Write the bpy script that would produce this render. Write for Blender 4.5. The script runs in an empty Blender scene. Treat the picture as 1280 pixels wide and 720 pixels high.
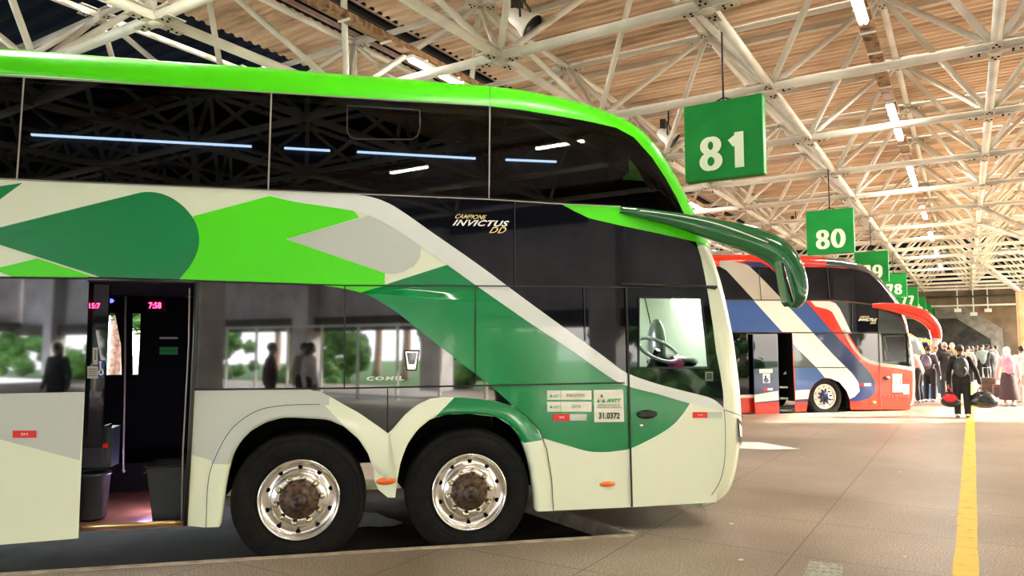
import bpy, bmesh, math, random
import numpy as np
from mathutils import Vector, Matrix
from mathutils.geometry import tessellate_polygon
random.seed(7)
scn = bpy.context.scene
COL = scn.collection
PI = math.pi

# ------------------------------------------------------------------ camera
TH = math.radians(4.61); AZ = math.radians(32.0); FPX = 905.0; CZ = 1.6
FWD = np.array([-math.sin(AZ)*math.cos(TH), math.cos(AZ)*math.cos(TH), math.sin(TH)])
RT = np.array([math.cos(AZ), math.sin(AZ), 0.0]); UP = np.cross(RT, FWD)
cam_d = bpy.data.cameras.new('camera'); cam = bpy.data.objects.new('camera', cam_d); COL.objects.link(cam)
cam.location = (0, 0, CZ); cam.rotation_euler = (PI/2 + TH, 0, AZ)
cam_d.sensor_width = 36; cam_d.lens = 36*FPX/1280; cam_d.clip_start = 0.05; cam_d.clip_end = 500
scn.camera = cam

def ray(px, py): return FWD + RT*(px-640)/FPX + UP*(360-py)/FPX
def atz(px, py, z):
    r = ray(px, py); t = (z-CZ)/r[2]; return Vector((r[0]*t, r[1]*t, z))

# ------------------------------------------------------------------ materials
MATS = {}
def mat(name, col, rough=.5, metal=0, spec=.5, coat=0, emis=None, estr=0, ior=1.5, trans=0):
    if name in MATS: return MATS[name]
    m = bpy.data.materials.new(name); m.use_nodes = True
    b = m.node_tree.nodes['Principled BSDF']
    b.inputs['Base Color'].default_value = (*col, 1)
    b.inputs['Roughness'].default_value = rough; b.inputs['Metallic'].default_value = metal
    b.inputs['IOR'].default_value = ior; b.inputs['Specular IOR Level'].default_value = spec
    b.inputs['Coat Weight'].default_value = coat; b.inputs['Coat Roughness'].default_value = .03
    b.inputs['Transmission Weight'].default_value = trans
    if emis: b.inputs['Emission Color'].default_value = (*emis, 1); b.inputs['Emission Strength'].default_value = estr
    MATS[name] = m; return m
def noisy(name, cols, scale=5, detail=4, rough=.6, bump=0, bscale=40, lo=.35, hi=.65, coat=0, metal=0, stretch=(1,1,1), spec=.5):
    m = mat(name, cols[0], rough, metal, spec, coat); nt = m.node_tree; N = nt.nodes; L = nt.links
    b = N['Principled BSDF']
    tc = N.new('ShaderNodeTexCoord'); mp = N.new('ShaderNodeMapping'); mp.inputs['Scale'].default_value = stretch
    L.new(tc.outputs['Object'], mp.inputs[0])
    ns = N.new('ShaderNodeTexNoise'); ns.inputs['Scale'].default_value = scale; ns.inputs['Detail'].default_value = detail
    L.new(mp.outputs[0], ns.inputs['Vector'])
    cr = N.new('ShaderNodeValToRGB'); L.new(ns.outputs[0], cr.inputs[0])
    e = cr.color_ramp.elements; e[0].position = lo; e[1].position = hi
    e[0].color = (*cols[0], 1); e[1].color = (*cols[-1], 1)
    for i, c in enumerate(cols[1:-1]):
        x = e.new(lo+(hi-lo)*(i+1)/(len(cols)-1)); x.color = (*c, 1)
    L.new(cr.outputs[0], b.inputs['Base Color'])
    if bump:
        n2 = N.new('ShaderNodeTexNoise'); n2.inputs['Scale'].default_value = bscale; n2.inputs['Detail'].default_value = 3
        L.new(tc.outputs['Object'], n2.inputs['Vector'])
        bp = N.new('ShaderNodeBump'); bp.inputs['Strength'].default_value = bump; bp.inputs['Distance'].default_value = .02
        L.new(n2.outputs[0], bp.inputs['Height']); L.new(bp.outputs[0], b.inputs['Normal'])
    return m

M_cream = mat('cream_paint', (.85,.92,.72), .24, coat=.4)
M_pale = mat('pale_grey_paint', (.58,.63,.58), .24, coat=.3)
M_silver = mat('silver_paint', (.78,.82,.79), .24, coat=.3)
M_lime = mat('lime_paint', (.085,.82,.002), .32, coat=.12)
M_green = mat('green_paint', (.001,.24,.065), .15, coat=.35)
M_mgreen = mat('mirror_green', (.004,.13,.035), .12, coat=1)
M_black = mat('black_gloss', (.003,.004,.008), .03, ior=1.42, coat=.12)
M_lowglass = mat('lower_black_glass', (.004,.004,.006), .03, ior=1.95, coat=.3)
M_glass = mat('tinted_black_glass', (.002,.002,.004), .02, ior=1.4)
M_rubber = noisy('tyre_rubber', [(.004,.004,.004),(.009,.0085,.008)], 14, rough=.8, spec=.25)
M_trim = mat('black_trim', (.008,.008,.008), .45)
M_seam = mat('seam', (.01,.012,.01), .6)
M_greyline = mat('window_trim_grey', (.35,.33,.3), .4)
M_dark = mat('dark_underside', (.006,.006,.006), .9, spec=.1)
M_inner = mat('dark_interior', (.006,.006,.007), .7, spec=.2)
M_chrome = mat('polished_alloy', (.9,.88,.84), .2, metal=1)
M_nut = mat('nut_steel', (.75,.68,.5), .2, metal=1)
M_rust = noisy('rusty_hub', [(.05,.03,.02),(.16,.1,.06)], 30, rough=.6, metal=.4)
M_white = mat('white_plain', (.85,.87,.75), .4)
M_redr = mat('red_reflector', (.8,.015,.008), .3, emis=(1,.02,.01), estr=0)
M_orange = mat('orange_lamp', (.9,.16,.01), .25, coat=1)
M_ink = mat('ink', (.02,.025,.02), .5)
M_gold = mat('gold_lettering', (.85,.68,.32), .3)
M_letter = mat('white_lettering', (.88,.88,.84), .3)
M_logog = mat('logo_green', (.02,.4,.08), .4); M_logob = mat('logo_blue', (.03,.12,.4), .4); M_logoy = mat('logo_yellow', (.75,.65,.08), .4)
M_led = mat('red_led', (.5,0,.02), .4, emis=(1,.02,.08), estr=5)
M_ledstrip = mat('cool_led_strip', (.8,.9,1), .4, emis=(.62,.8,1), estr=2.2)
M_bluecab = mat('blue_cabin_lamp', (.05,.05,.9), .4, emis=(.05,.05,1), estr=2)
M_wood = noisy('wood_floor', [(.16,.07,.03),(.3,.15,.08)], 6, rough=.4, stretch=(1,1,1))
M_sill = mat('brass_sill', (.65,.45,.2), .3, metal=.7)
M_bin = mat('dark_plastic', (.025,.032,.036), .35)
M_navyst = mat('sticker_blue', (.02,.05,.28), .4)
M_clear = mat('clear_glass', (.9,.97,.94), .0, trans=1, ior=1.15)
M_purple = mat('purple_light', (.7,.5,.9), .4, emis=(.62,.42,1), estr=2.5)
M_redp = mat('red_paint', (.7,.02,.003), .22, coat=.5)
M_blue = mat('blue_paint', (.018,.075,.3), .22, coat=.7)
M_blue_d = mat('navy_paint', (.006,.02,.1), .22, coat=.6)
M_beige = mat('beige_paint', (.45,.4,.34), .35, coat=.3)
M_whitep = mat('white_paint', (.78,.78,.74), .25, coat=.4)
M_slate = mat('slate_paint', (.02,.028,.033), .2, coat=.7)
M_curtain = noisy('curtain_fabric', [(.75,.8,.75),(.9,.92,.88)], 5, rough=.9)
def _tl(m):
    N = m.node_tree.nodes; L = m.node_tree.links; t = N.new('ShaderNodeBsdfTranslucent'); t.inputs[0].default_value = (.9,.93,.88,1); x = N.new('ShaderNodeMixShader'); x.inputs[0].default_value = .6
    L.new(N['Principled BSDF'].outputs[0], x.inputs[1]); L.new(t.outputs[0], x.inputs[2]); L.new(x.outputs[0], N['Material Output'].inputs[0])
_tl(M_curtain)
M_whiterim = mat('painted_wheel_white', (.75,.72,.65), .35, metal=.2)
M_tube = noisy('frame_tube_paint', [(.5,.46,.38),(.66,.62,.54)], 1.5, rough=.5)
M_node = noisy('frame_node_plate', [(.42,.38,.31),(.66,.6,.5)], 6, rough=.6)
M_conduit = mat('black_conduit', (.012,.011,.01), .6)
M_tray = noisy('rusty_tray', [(.22,.1,.05),(.42,.26,.15),(.12,.05,.03)], 5, rough=.8)
M_light = mat('tube_glow', (1,1,.95), .4, emis=(1,.97,.86), estr=45)
M_lighthous = mat('lamp_housing', (.8,.78,.72), .5)
M_sign = noisy('sign_green', [(.001,.19,.025),(.002,.23,.03)], 3, rough=.6, spec=.25)
M_signside = mat('sign_edge_green', (.03,.42,.12), .4)
M_digit = mat('sign_digits', (.78,.84,.62), .5)
M_yellow = noisy('worn_yellow_paint', [(.62,.36,.04),(.85,.52,.03),(.9,.58,.05)], 9, detail=8, rough=.55, lo=.3, hi=.5)
M_conc = noisy('concrete', [(.2,.17,.14),(.33,.29,.24)], 2.2, detail=8, rough=.85, bump=.3)
M_concw = noisy('warm_concrete', [(.4,.22,.1),(.6,.36,.19)], 1.5, detail=8, rough=.85, bump=.3)
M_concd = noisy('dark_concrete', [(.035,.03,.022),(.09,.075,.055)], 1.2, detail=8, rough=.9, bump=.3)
M_concg = noisy('grey_facade', [(.5,.48,.51),(.74,.72,.76)], 1.2, detail=8, rough=.8, bump=.2)
M_kerb = noisy('kerb_stone', [(.4,.33,.24),(.68,.58,.45)], 7, detail=6, rough=.8)
M_lane = noisy('oily_lane', [(.012,.008,.006),(.035,.024,.017),(.1,.08,.07)], 1.3, detail=8, rough=.8, bump=.15, lo=.3, hi=.75, spec=.15)
M_plate = noisy('drain_plate', [(.3,.3,.25),(.5,.5,.42)], 30, rough=.5, metal=.3, bump=.4, bscale=60)
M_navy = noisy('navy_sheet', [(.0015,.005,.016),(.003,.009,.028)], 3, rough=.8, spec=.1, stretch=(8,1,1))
M_leaf = noisy('leaves', [(.015,.06,.006),(.05,.16,.015),(.12,.26,.03)], 4, detail=8, rough=.7)
M_bark = noisy('bark', [(.18,.1,.06),(.42,.26,.2)], 6, rough=.9)
M_grass = noisy('grass_ground', [(.015,.06,.006),(.04,.13,.012)], 1.5, detail=8, rough=.9)

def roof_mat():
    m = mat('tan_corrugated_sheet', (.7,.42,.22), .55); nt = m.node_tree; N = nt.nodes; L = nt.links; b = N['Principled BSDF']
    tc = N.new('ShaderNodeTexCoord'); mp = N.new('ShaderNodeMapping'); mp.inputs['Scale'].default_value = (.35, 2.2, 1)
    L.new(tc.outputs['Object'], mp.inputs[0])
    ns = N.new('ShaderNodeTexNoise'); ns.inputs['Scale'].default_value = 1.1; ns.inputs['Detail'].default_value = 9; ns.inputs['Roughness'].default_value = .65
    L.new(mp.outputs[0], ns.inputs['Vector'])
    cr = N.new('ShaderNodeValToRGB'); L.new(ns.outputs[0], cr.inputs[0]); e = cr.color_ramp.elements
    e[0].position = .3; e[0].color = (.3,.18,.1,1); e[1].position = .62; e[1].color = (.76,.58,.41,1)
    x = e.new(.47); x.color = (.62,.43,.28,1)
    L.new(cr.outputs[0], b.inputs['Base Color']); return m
M_roof = roof_mat()

def floor_mat():
    m = mat('terminal_floor_paving', (.3,.25,.2), .42); nt = m.node_tree; N = nt.nodes; L = nt.links; b = N['Principled BSDF']
    tc = N.new('ShaderNodeTexCoord')
    fine = N.new('ShaderNodeTexNoise'); fine.inputs['Scale'].default_value = 75; fine.inputs['Detail'].default_value = 4
    big = N.new('ShaderNodeTexNoise'); big.inputs['Scale'].default_value = .55; big.inputs['Detail'].default_value = 8
    for x in (fine, big): L.new(tc.outputs['Object'], x.inputs['Vector'])
    c1 = N.new('ShaderNodeValToRGB'); L.new(fine.outputs[0], c1.inputs[0]); e = c1.color_ramp.elements
    e[0].position = .34; e[0].color = (.19,.14,.1,1); e[1].position = .68; e[1].color = (.6,.52,.43,1)
    c2 = N.new('ShaderNodeValToRGB'); L.new(big.outputs[0], c2.inputs[0]); e = c2.color_ramp.elements
    e[0].position = .36; e[0].color = (.68,.62,.55,1); e[1].position = .62; e[1].color = (1.05,1.0,.97,1)
    mx = N.new('ShaderNodeMixRGB'); mx.blend_type = 'MULTIPLY'; mx.inputs[0].default_value = 1
    L.new(c1.outputs[0], mx.inputs[1]); L.new(c2.outputs[0], mx.inputs[2])
    br = N.new('ShaderNodeTexBrick'); br.offset = 0; br.inputs['Scale'].default_value = 1
    br.inputs['Brick Width'].default_value = 1.2; br.inputs['Row Height'].default_value = 1.2; br.inputs['Mortar Size'].default_value = .006
    br.inputs['Color1'].default_value = (1,1,1,1); br.inputs['Color2'].default_value = (.95,.95,.95,1); br.inputs['Mortar'].default_value = (.5,.45,.4,1)
    mp = N.new('ShaderNodeMapping'); L.new(tc.outputs['Object'], mp.inputs[0]); L.new(mp.outputs[0], br.inputs['Vector'])
    m2 = N.new('ShaderNodeMixRGB'); m2.blend_type = 'MULTIPLY'; m2.inputs[0].default_value = 1
    L.new(mx.outputs[0], m2.inputs[1]); L.new(br.outputs[0], m2.inputs[2]); L.new(m2.outputs[0], b.inputs['Base Color'])
    rr = N.new('ShaderNodeMapRange'); rr.inputs['To Min'].default_value = .28; rr.inputs['To Max'].default_value = .6
    L.new(big.outputs[0], rr.inputs[0]); L.new(rr.outputs[0], b.inputs['Roughness'])
    return m
M_floor = floor_mat()

# ------------------------------------------------------------------ mesh helpers
class MB:
    def __init__(s): s.v = []; s.f = []; s.m = []; s.mats = []; s.sm = []
    def mi(s, m):
        if m not in s.mats: s.mats.append(m)
        return s.mats.index(m)
    def add(s, vs, fs, m, smooth=False):
        o = len(s.v); s.v += [tuple(v) for v in vs]; k = s.mi(m)
        for f in fs: s.f.append(tuple(i+o for i in f)); s.m.append(k); s.sm.append(smooth)
        return s
    def box(s, c, e, m, R=None):
        c = Vector(c); h = Vector(e)/2; vs = []
        for x in (-1,1):
            for y in (-1,1):
                for z in (-1,1):
                    p = Vector((x*h.x, y*h.y, z*h.z))
                    vs.append(c + (R @ p if R else p))
        return s.add(vs, [(0,1,3,2),(4,6,7,5),(0,4,5,1),(2,3,7,6),(0,2,6,4),(1,5,7,3)], m)
    def tube(s, p0, p1, r0, m, r1=None, n=10, smooth=True):
        return s.path([p0, p1], [r0, r0 if r1 is None else r1], m, n)
    def path(s, pts, rs, m, n=10, flat=None):
        pts = [Vector(p) for p in pts]; rings = []; vs = []
        if not isinstance(rs, list): rs = [rs]*len(pts)
        t0 = (pts[1]-pts[0]).normalized()
        u = t0.orthogonal().normalized() if abs(t0.z) > .99 else t0.cross(Vector((0,0,1))).normalized()
        for i, p in enumerate(pts):
            t = (pts[min(i+1, len(pts)-1)]-pts[max(i-1, 0)]).normalized()
            u = (u - t*u.dot(t)).normalized(); w = t.cross(u)
            fr = rs[i]; a, b = fr if isinstance(fr, (tuple, list)) else (fr, fr)
            for k in range(n):
                q = 2*PI*k/n; vs.append(p + u*a*math.cos(q) + w*b*math.sin(q))
        fs = []
        for i in range(len(pts)-1):
            for k in range(n): fs.append((i*n+k, i*n+(k+1)%n, (i+1)*n+(k+1)%n, (i+1)*n+k))
        s.add(vs, fs, m, True)
        o = len(s.v)-len(vs); e = (len(pts)-1)*n
        s.f.append(tuple(o+k for k in range(n))[::-1]); s.m.append(s.mi(m)); s.sm.append(False)
        s.f.append(tuple(o+e+k for k in range(n))); s.m.append(s.mi(m)); s.sm.append(False)
        return s
    def lathe(s, prof, c, ax, m, n=40, smooth=True):
        c = Vector(c); ax = Vector(ax).normalized(); u = ax.orthogonal().normalized(); w = ax.cross(u); vs = []
        for (r, h) in prof:
            for k in range(n):
                q = 2*PI*k/n; vs.append(c + ax*h + (u*math.cos(q)+w*math.sin(q))*r)
        fs = [(i*n+k, i*n+(k+1)%n, (i+1)*n+(k+1)%n, (i+1)*n+k) for i in range(len(prof)-1) for k in range(n)]
        return s.add(vs, fs, m, smooth)
    def ball(s, c, e, m, nu=14, nv=9, R=None):
        c = Vector(c); vs = []
        for j in range(nv+1):
            t = PI*j/nv
            for i in range(nu):
                q = 2*PI*i/nu; p = Vector((e[0]*math.sin(t)*math.cos(q), e[1]*math.sin(t)*math.sin(q), e[2]*math.cos(t)))
                vs.append(c + (R @ p if R else p))
        fs = [(j*nu+i, (j+1)*nu+i, (j+1)*nu+(i+1)%nu, j*nu+(i+1)%nu) for j in range(nv) for i in range(nu)]
        return s.add(vs, fs, m, True)
    def prism(s, poly, axis_vec, m):           # poly: 3D points in a plane, extruded by axis_vec
        n = len(poly); a = [Vector(p) for p in poly]; v = Vector(axis_vec)
        vs = a + [p+v for p in a]
        tri = tessellate_polygon([a])
        fs = [tuple(t) for t in tri] + [tuple(i+n for i in t)[::-1] for t in tri] + [(i, (i+1)%n, n+(i+1)%n, n+i) for i in range(n)]
        return s.add(vs, fs, m)
    def build(s, name, parent=None, origin=None, recalc=True):
        me = bpy.data.meshes.new(name); o = Vector(origin) if origin is not None else Vector((0,0,0))
        me.from_pydata([Vector(v)-o for v in s.v], [], s.f)
        for m in s.mats: me.materials.append(m)
        me.polygons.foreach_set('material_index', s.m); me.polygons.foreach_set('use_smooth', s.sm); me.update()
        if recalc:
            bm = bmesh.new(); bm.from_mesh(me); bmesh.ops.recalc_face_normals(bm, faces=bm.faces); bm.to_mesh(me); bm.free()
        ob = bpy.data.objects.new(name, me); COL.objects.link(ob)
        if parent is not None: ob.parent = parent
        elif origin is not None: ob.location = o
        return ob
def tag(o, label=None, cat=None, group=None, kind=None):
    if label: o['label'] = label
    if cat: o['category'] = cat
    if group: o['group'] = group
    if kind: o['kind'] = kind
    return o
def empty(name, loc, label=None, cat=None, group=None, kind=None, rz=0):
    o = bpy.data.objects.new(name, None); COL.objects.link(o); o.location = loc; o.rotation_euler.z = rz
    o.empty_display_size = .2
    return tag(o, label, cat, group, kind)
def copy_tree(o, parent=None):
    c = o.copy(); COL.objects.link(c)
    if parent is not None: c.parent = parent
    for ch in [x for x in bpy.data.objects if x.parent == o]: copy_tree(ch, c)
    return c
def smooth_pts(P, k=6):
    P = [Vector(p) for p in P]; out = []
    for i in range(len(P)-1):
        a = P[max(i-1,0)]; b = P[i]; c = P[i+1]; d = P[min(i+2, len(P)-1)]
        for j in range(k):
            t = j/k; out.append(.5*((2*b)+(-a+c)*t+(2*a-5*b+4*c-d)*t*t+(-a+3*b-3*c+d)*t**3))
    return out+[P[-1]]
def text_mesh(body, bold=0, shear=0, width=1, space=1):
    cu = bpy.data.curves.new('lettering', 'FONT'); cu.body = body; cu.size = 1; cu.offset = bold; cu.shear = shear
    cu.space_character = space; cu.resolution_u = 4
    ob = bpy.data.objects.new('lettering', cu); COL.objects.link(ob)
    dg = bpy.context.evaluated_depsgraph_get(); dg.update()
    me = bpy.data.meshes.new_from_object(ob.evaluated_get(dg))
    bpy.data.objects.remove(ob); bpy.data.curves.remove(cu)
    vs = [tuple(v.co) for v in me.vertices]; fs = [tuple(p.vertices) for p in me.polygons]; bpy.data.meshes.remove(me)
    x0 = min(v[0] for v in vs); x1 = max(v[0] for v in vs); y0 = min(v[1] for v in vs); y1 = max(v[1] for v in vs)
    return [((v[0]-x0)/(x1-x0), (v[1]-y0)/(y1-y0)) for v in vs], fs

# ------------------------------------------------------------------ coach with a rounded shell
DV = Vector((math.sqrt(.5), math.sqrt(.5), 0)); NV = Vector((-math.sqrt(.5), math.sqrt(.5), 0))
class Coach:
    """Near side lies in the plane p.NV = D; (s, z) are metres along DV and up. Inset grows round the nose and roof edge."""
    def __init__(s, D, sil, smax_back, R=.24, W=2.55, grow=.085):
        s.D = D; s.R = R; s.W = W
        P = [np.array(s.sz(*p)) for p in sil]
        P = [np.array(q)[:2] for q in smooth_pts([(a[0], a[1], 0) for a in P], 3)]
        out = []
        for i, p in enumerate(P):
            t = P[min(i+1, len(P)-1)]-P[max(i-1, 0)]; t /= np.linalg.norm(t)
            out.append(p + np.array([-t[1], t[0]])*grow)
        zr = out[0][1]; out = [np.array([smax_back, .25]), np.array([smax_back, zr-.05]), np.array([smax_back+.12, zr+.02])] + [np.array([smax_back+.5, zr+.04])] + out
        s.P = np.array(out)
        s.origin = Vector((0,0,0)) + DV*(s.P[:,0].max()) + NV*(D+W/2); s.origin.z = -.12
    def sz(s, px, py):
        r = ray(px, py); t = s.D/(r @ np.array(NV)); p = r*t
        return (float(p @ np.array(DV)), float(p[2]+CZ))
    def px(s, pts): return [s.sz(*p) for p in pts]
    def inset(s, q):
        q = np.asarray(q, float).reshape(-1, 2)
        A = s.P[:-1]; B = s.P[1:]; AB = B-A; L2 = (AB**2).sum(1)+1e-12
        d = q[:, None, :]-A[None]; t = np.clip((d*AB).sum(2)/L2, 0, 1)
        e = d-t[..., None]*AB; dist2 = (e**2).sum(2); k = dist2.argmin(1); dist = np.sqrt(dist2[np.arange(len(q)), k])
        cr = AB[k,0]*d[np.arange(len(q)),k,1]-AB[k,1]*d[np.arange(len(q)),k,0]
        dist = np.where(cr > 0, -dist, dist)     # outside
        x = np.clip(s.R-dist, 0, s.R)
        return s.R-np.sqrt(np.maximum(s.R**2-x**2, 0))
    def hits(s, q):
        cs = q[:,0]/s.D; tz = (q[:,1]-CZ)/s.D; ok = np.zeros(len(q), bool)
        for i in np.linspace(0, s.R*.96, 40): ok |= (s.inset(np.stack([q[:,0]+i*cs, q[:,1]+i*tz], 1))-i) <= 1e-6
        return ok
    def pull(s, q):
        """points drawn past the visible outline are drawn back onto it"""
        miss = ~s.hits(q)
        if not miss.any(): return q
        m = q[miss]; A = s.P[:-1]; B = s.P[1:]; AB = B-A; d = m[:, None, :]-A[None]; t = np.clip((d*AB).sum(2)/((AB**2).sum(1)+1e-12), 0, 1)
        e = d-t[..., None]*AB; k = (e**2).sum(2).argmin(1); n = np.stack([AB[k,1], -AB[k,0]], 1); n /= np.linalg.norm(n, axis=1)[:, None]
        near = A[k]+AB[k]*t[np.arange(len(m)), k][:, None]
        lo = np.linalg.norm(m-near, axis=1)*((m-near)*n).sum(1).__lt__(0); lo = np.maximum(lo-.02, 0); hi = lo+.45
        for _ in range(12):
            mid = (lo+hi)/2; h = s.hits(m+n*mid[:, None]); hi = np.where(h, mid, hi); lo = np.where(h, lo, mid)
        q = q.copy(); q[miss] = m+n*hi[:, None]; return q
    def lift(s, pts, off=0., seen=True):
        """side-plane points (as seen from the pavement) -> points on the shell, raised by off"""
        q = np.asarray([(p[0], p[1]) for p in pts], float)
        if seen: q = s.pull(q)
        cs = q[:,0]/s.D; tz = (q[:,1]-CZ)/s.D
        if not seen: cs = cs*0; tz = tz*0
        best = np.zeros(len(q)); done = np.zeros(len(q), bool); fb = np.full(len(q), 9.); ib = np.zeros(len(q)); prev = s.inset(q)
        steps = np.linspace(0, s.R, 61)
        for j, i in enumerate(steps):
            f = s.inset(np.stack([q[:,0]+i*cs, q[:,1]+i*tz], 1))-i
            hit = (~done) & (f <= 1e-6)
            if j > 0:
                fr = prev/(np.maximum(prev-f, 1e-9)); best = np.where(hit, steps[j-1]+(i-steps[j-1])*np.clip(fr, 0, 1), best)
            done |= hit; low = f < fb; ib = np.where(low, i, ib); fb = np.where(low, f, fb); prev = f
        best = np.where(done, best, ib)
        S = q[:,0]+best*cs; Z = q[:,1]+best*tz; h = .004; P0 = np.stack([S, Z], 1)
        gs = (s.inset(P0+[h,0])-s.inset(P0-[h,0]))/(2*h); gz = (s.inset(P0+[0,h])-s.inset(P0-[0,h]))/(2*h)
        gs = np.clip(gs, -4, 4); gz = np.clip(gz, -4, 4)
        nl = np.sqrt(1+gs**2+gz**2); out = []
        for a, z, b, g1, g2, n in zip(S, Z, best, gs, gz, nl):
            out.append(DV*(a+off*g1/n) + NV*(s.D+b-off/n) + Vector((0,0,z+off*g2/n)))
        return out
    def flat(s, sz_, ins): return DV*sz_[0] + NV*(s.D+ins) + Vector((0,0,sz_[1]))
    def tess(s, loops, cell=.05):
        L3 = [[Vector((p[0], p[1], 0)) for p in l] for l in loops]
        tri = tessellate_polygon(L3); V = [v for l in L3 for v in l]
        bm = bmesh.new(); bv = [bm.verts.new(v) for v in V]
        for t in tri:
            try: bm.faces.new([bv[i] for i in t])
            except ValueError: pass
        q = np.array([(v.x, v.y) for v in V])
        x0, y0 = q.min(0); x1, y1 = q.max(0)
        # cut only where the shell curves
        def curved(a, b):
            return s.inset(np.array([[a, z] for z in np.linspace(y0, y1, 25)])).max() > 1e-4 or s.inset(np.array([[b, z] for z in np.linspace(y0, y1, 25)])).max() > 1e-4
        def cut(co, no):
            bmesh.ops.bisect_plane(bm, geom=bm.verts[:]+bm.edges[:]+bm.faces[:], plane_co=co, plane_no=no, dist=1e-5)
        zt = []
        z = math.ceil(y0/cell)*cell
        while z < y1:
            ss = np.linspace(x0, x1, 60)
            if s.inset(np.array([[a, z] for a in ss])).max() > 1e-4 or s.inset(np.array([[a, z+cell] for a in ss])).max() > 1e-4: cut((0, z, 0), (0,1,0))
            z += cell
        x = math.ceil(x0/cell)*cell
        nose = s.P[:,0].max()-2.6
        while x < x1:
            if x > nose and curved(x, x+cell): cut((x, 0, 0), (1,0,0))
            x += cell if x > nose else cell*8
        bm.verts.ensure_lookup_table(); bm.verts.index_update()
        vs = [(v.co.x, v.co.y) for v in bm.verts]; fs = [tuple(v.index for v in f.verts) for f in bm.faces]; bm.free()
        return vs, fs
    def sheet(s, mb, loops, m, layer=1, seen=True, cell=.05):
        if loops and not isinstance(loops[0][0], (tuple, list)): loops = [loops]
        vs, fs = s.tess(loops, cell)
        mb.add(s.lift(vs, layer*.0022, seen), fs, m, True)
    def stroke(s, mb, pts, w, m, layer=8):
        """a thin raised strip along a polyline of side-plane points"""
        pts = [np.array(p, float) for p in pts]; dense = []
        for a, b in zip(pts[:-1], pts[1:]):
            k = max(1, int(np.linalg.norm(b-a)/.08)); dense += [a+(b-a)*j/k for j in range(k)]
        dense.append(pts[-1]); L = []; Rr = []
        for i, p in enumerate(dense):
            t = dense[min(i+1, len(dense)-1)]-dense[max(i-1,0)]; t = t/np.linalg.norm(t); nn = np.array([-t[1], t[0]])*w/2
            L.append(p+nn); Rr.append(p-nn)
        k = len(L); vs = s.lift(L+Rr, layer*.0022)
        mb.add(vs, [(i, i+1, k+i+1, k+i) for i in range(k-1)], m, True)
    def write(s, mb, body, quad, m, bold=.0, shear=0, layer=9, space=1):
        """quad: px corners bottom-left, bottom-right, top-right, top-left"""
        uv, fs = text_mesh(body, bold, shear, space=space); Q = [np.array(c, float) for c in quad]
        P = [Q[0]*(1-u)*(1-v)+Q[1]*u*(1-v)+Q[2]*u*v+Q[3]*(1-u)*v for u, v in uv]
        mb.add(s.lift([s.sz(*p) for p in P], layer*.0022), fs, m)
    def build(s, mb): pass

def wheel(coach, root, cpx, cpy, rt, style, plane=.05, wide=.3):
    """tyre with rim, hub, nuts; faces the pavement"""
    r = ray(cpx, cpy); t = (coach.D+plane)/(r @ np.array(NV)); p = r*t
    c = Vector((p[0], p[1], -.12+rt)); out = -NV; org = coach.origin
    mb = MB(); R = rt
    prof = [(R*.60,-.02),(R*.62,.0),(R*.72,.018),(R*.84,.02),(R*.93,.008),(R*.985,-.025),(R,-.06),(R,-wide+.06),(R*.985,-wide+.02),(R*.9,-wide),(R*.6,-wide+.02)]
    mb.lathe(prof, c, out, M_rubber, 56)
    for rr in (.7, .8, .9): mb.lathe([(R*rr,.0185),(R*(rr+.006),.024),(R*(rr+.012),.0185)], c, out, M_rubber, 48)
    for g in (-.1, -.15, -.2): mb.lathe([(R*1.001, g+.008),(R*.99,g),(R*1.001,g-.008)], c, out, M_dark, 48)
    ty = mb.build('wheel', root, org)
    ch = M_chrome if style == 'alloy' else M_whiterim
    rb = MB()
    rb.lathe([(R*.60,-.01),(R*.605,.012),(R*.58,.016),(R*.565,-.008),(R*.55,-.02),(R*.43,-.028),(R*.415,-.014),(R*.39,.004),(R*.20,.004),(R*.20,-.02)], c, out, ch, 64)
    rb.lathe([(R*.59,-.05),(R*.1,-.05)], c, out, M_dark, 40)
    u = out.orthogonal().normalized(); w = out.cross(u)
    rim = rb.build('rim', ty); rim.data.transform(Matrix.Translation(-org))
    hb = MB()
    for k in range(10):
        q = 2*PI*(k+.5)/10; cc = c+(u*math.cos(q)+w*math.sin(q))*R*.485+out*-.026
        hb = MB(); hb.lathe([(R*.038,-.001),(R*.036,.003),(.0008,.003)], cc, out, M_dark, 16); hb.build('vent_hole', ty, org)
    hb = MB()
    hb.lathe([(R*.285,.004),(R*.285,.02),(R*.25,.03),(R*.19,.034),(R*.185,.05),(R*.14,.055),(R*.13,.09),(R*.09,.11),(.001,.112)], c, out, M_rust if style == 'alloy' else M_blue_d, 36)
    hb.lathe([(R*.15,.05),(R*.14,.095),(R*.075,.1),(R*.07,.125),(.001,.13)], c, out, M_trim, 8)
    for k in range(10):
        q = 2*PI*k/10; hb.tube(c+(u*math.cos(q)+w*math.sin(q))*R*.235+out*.02, c+(u*math.cos(q)+w*math.sin(q))*R*.235+out*.038, .008, M_trim, n=6)
    hb.build('hub', ty, org)
    for k in range(10):
        q = 2*PI*(k+.25)/10; cc = c+(u*math.cos(q)+w*math.sin(q))*R*.335
        nb = MB(); nb.lathe([(.026,.0),(.026,.012),(.02,.016),(.018,.036),(.012,.046),(.001,.048)], cc, out, M_nut if style == 'alloy' else M_trim, 12)
        nb.build('wheel_nut', ty, org)
    return ty

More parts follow.
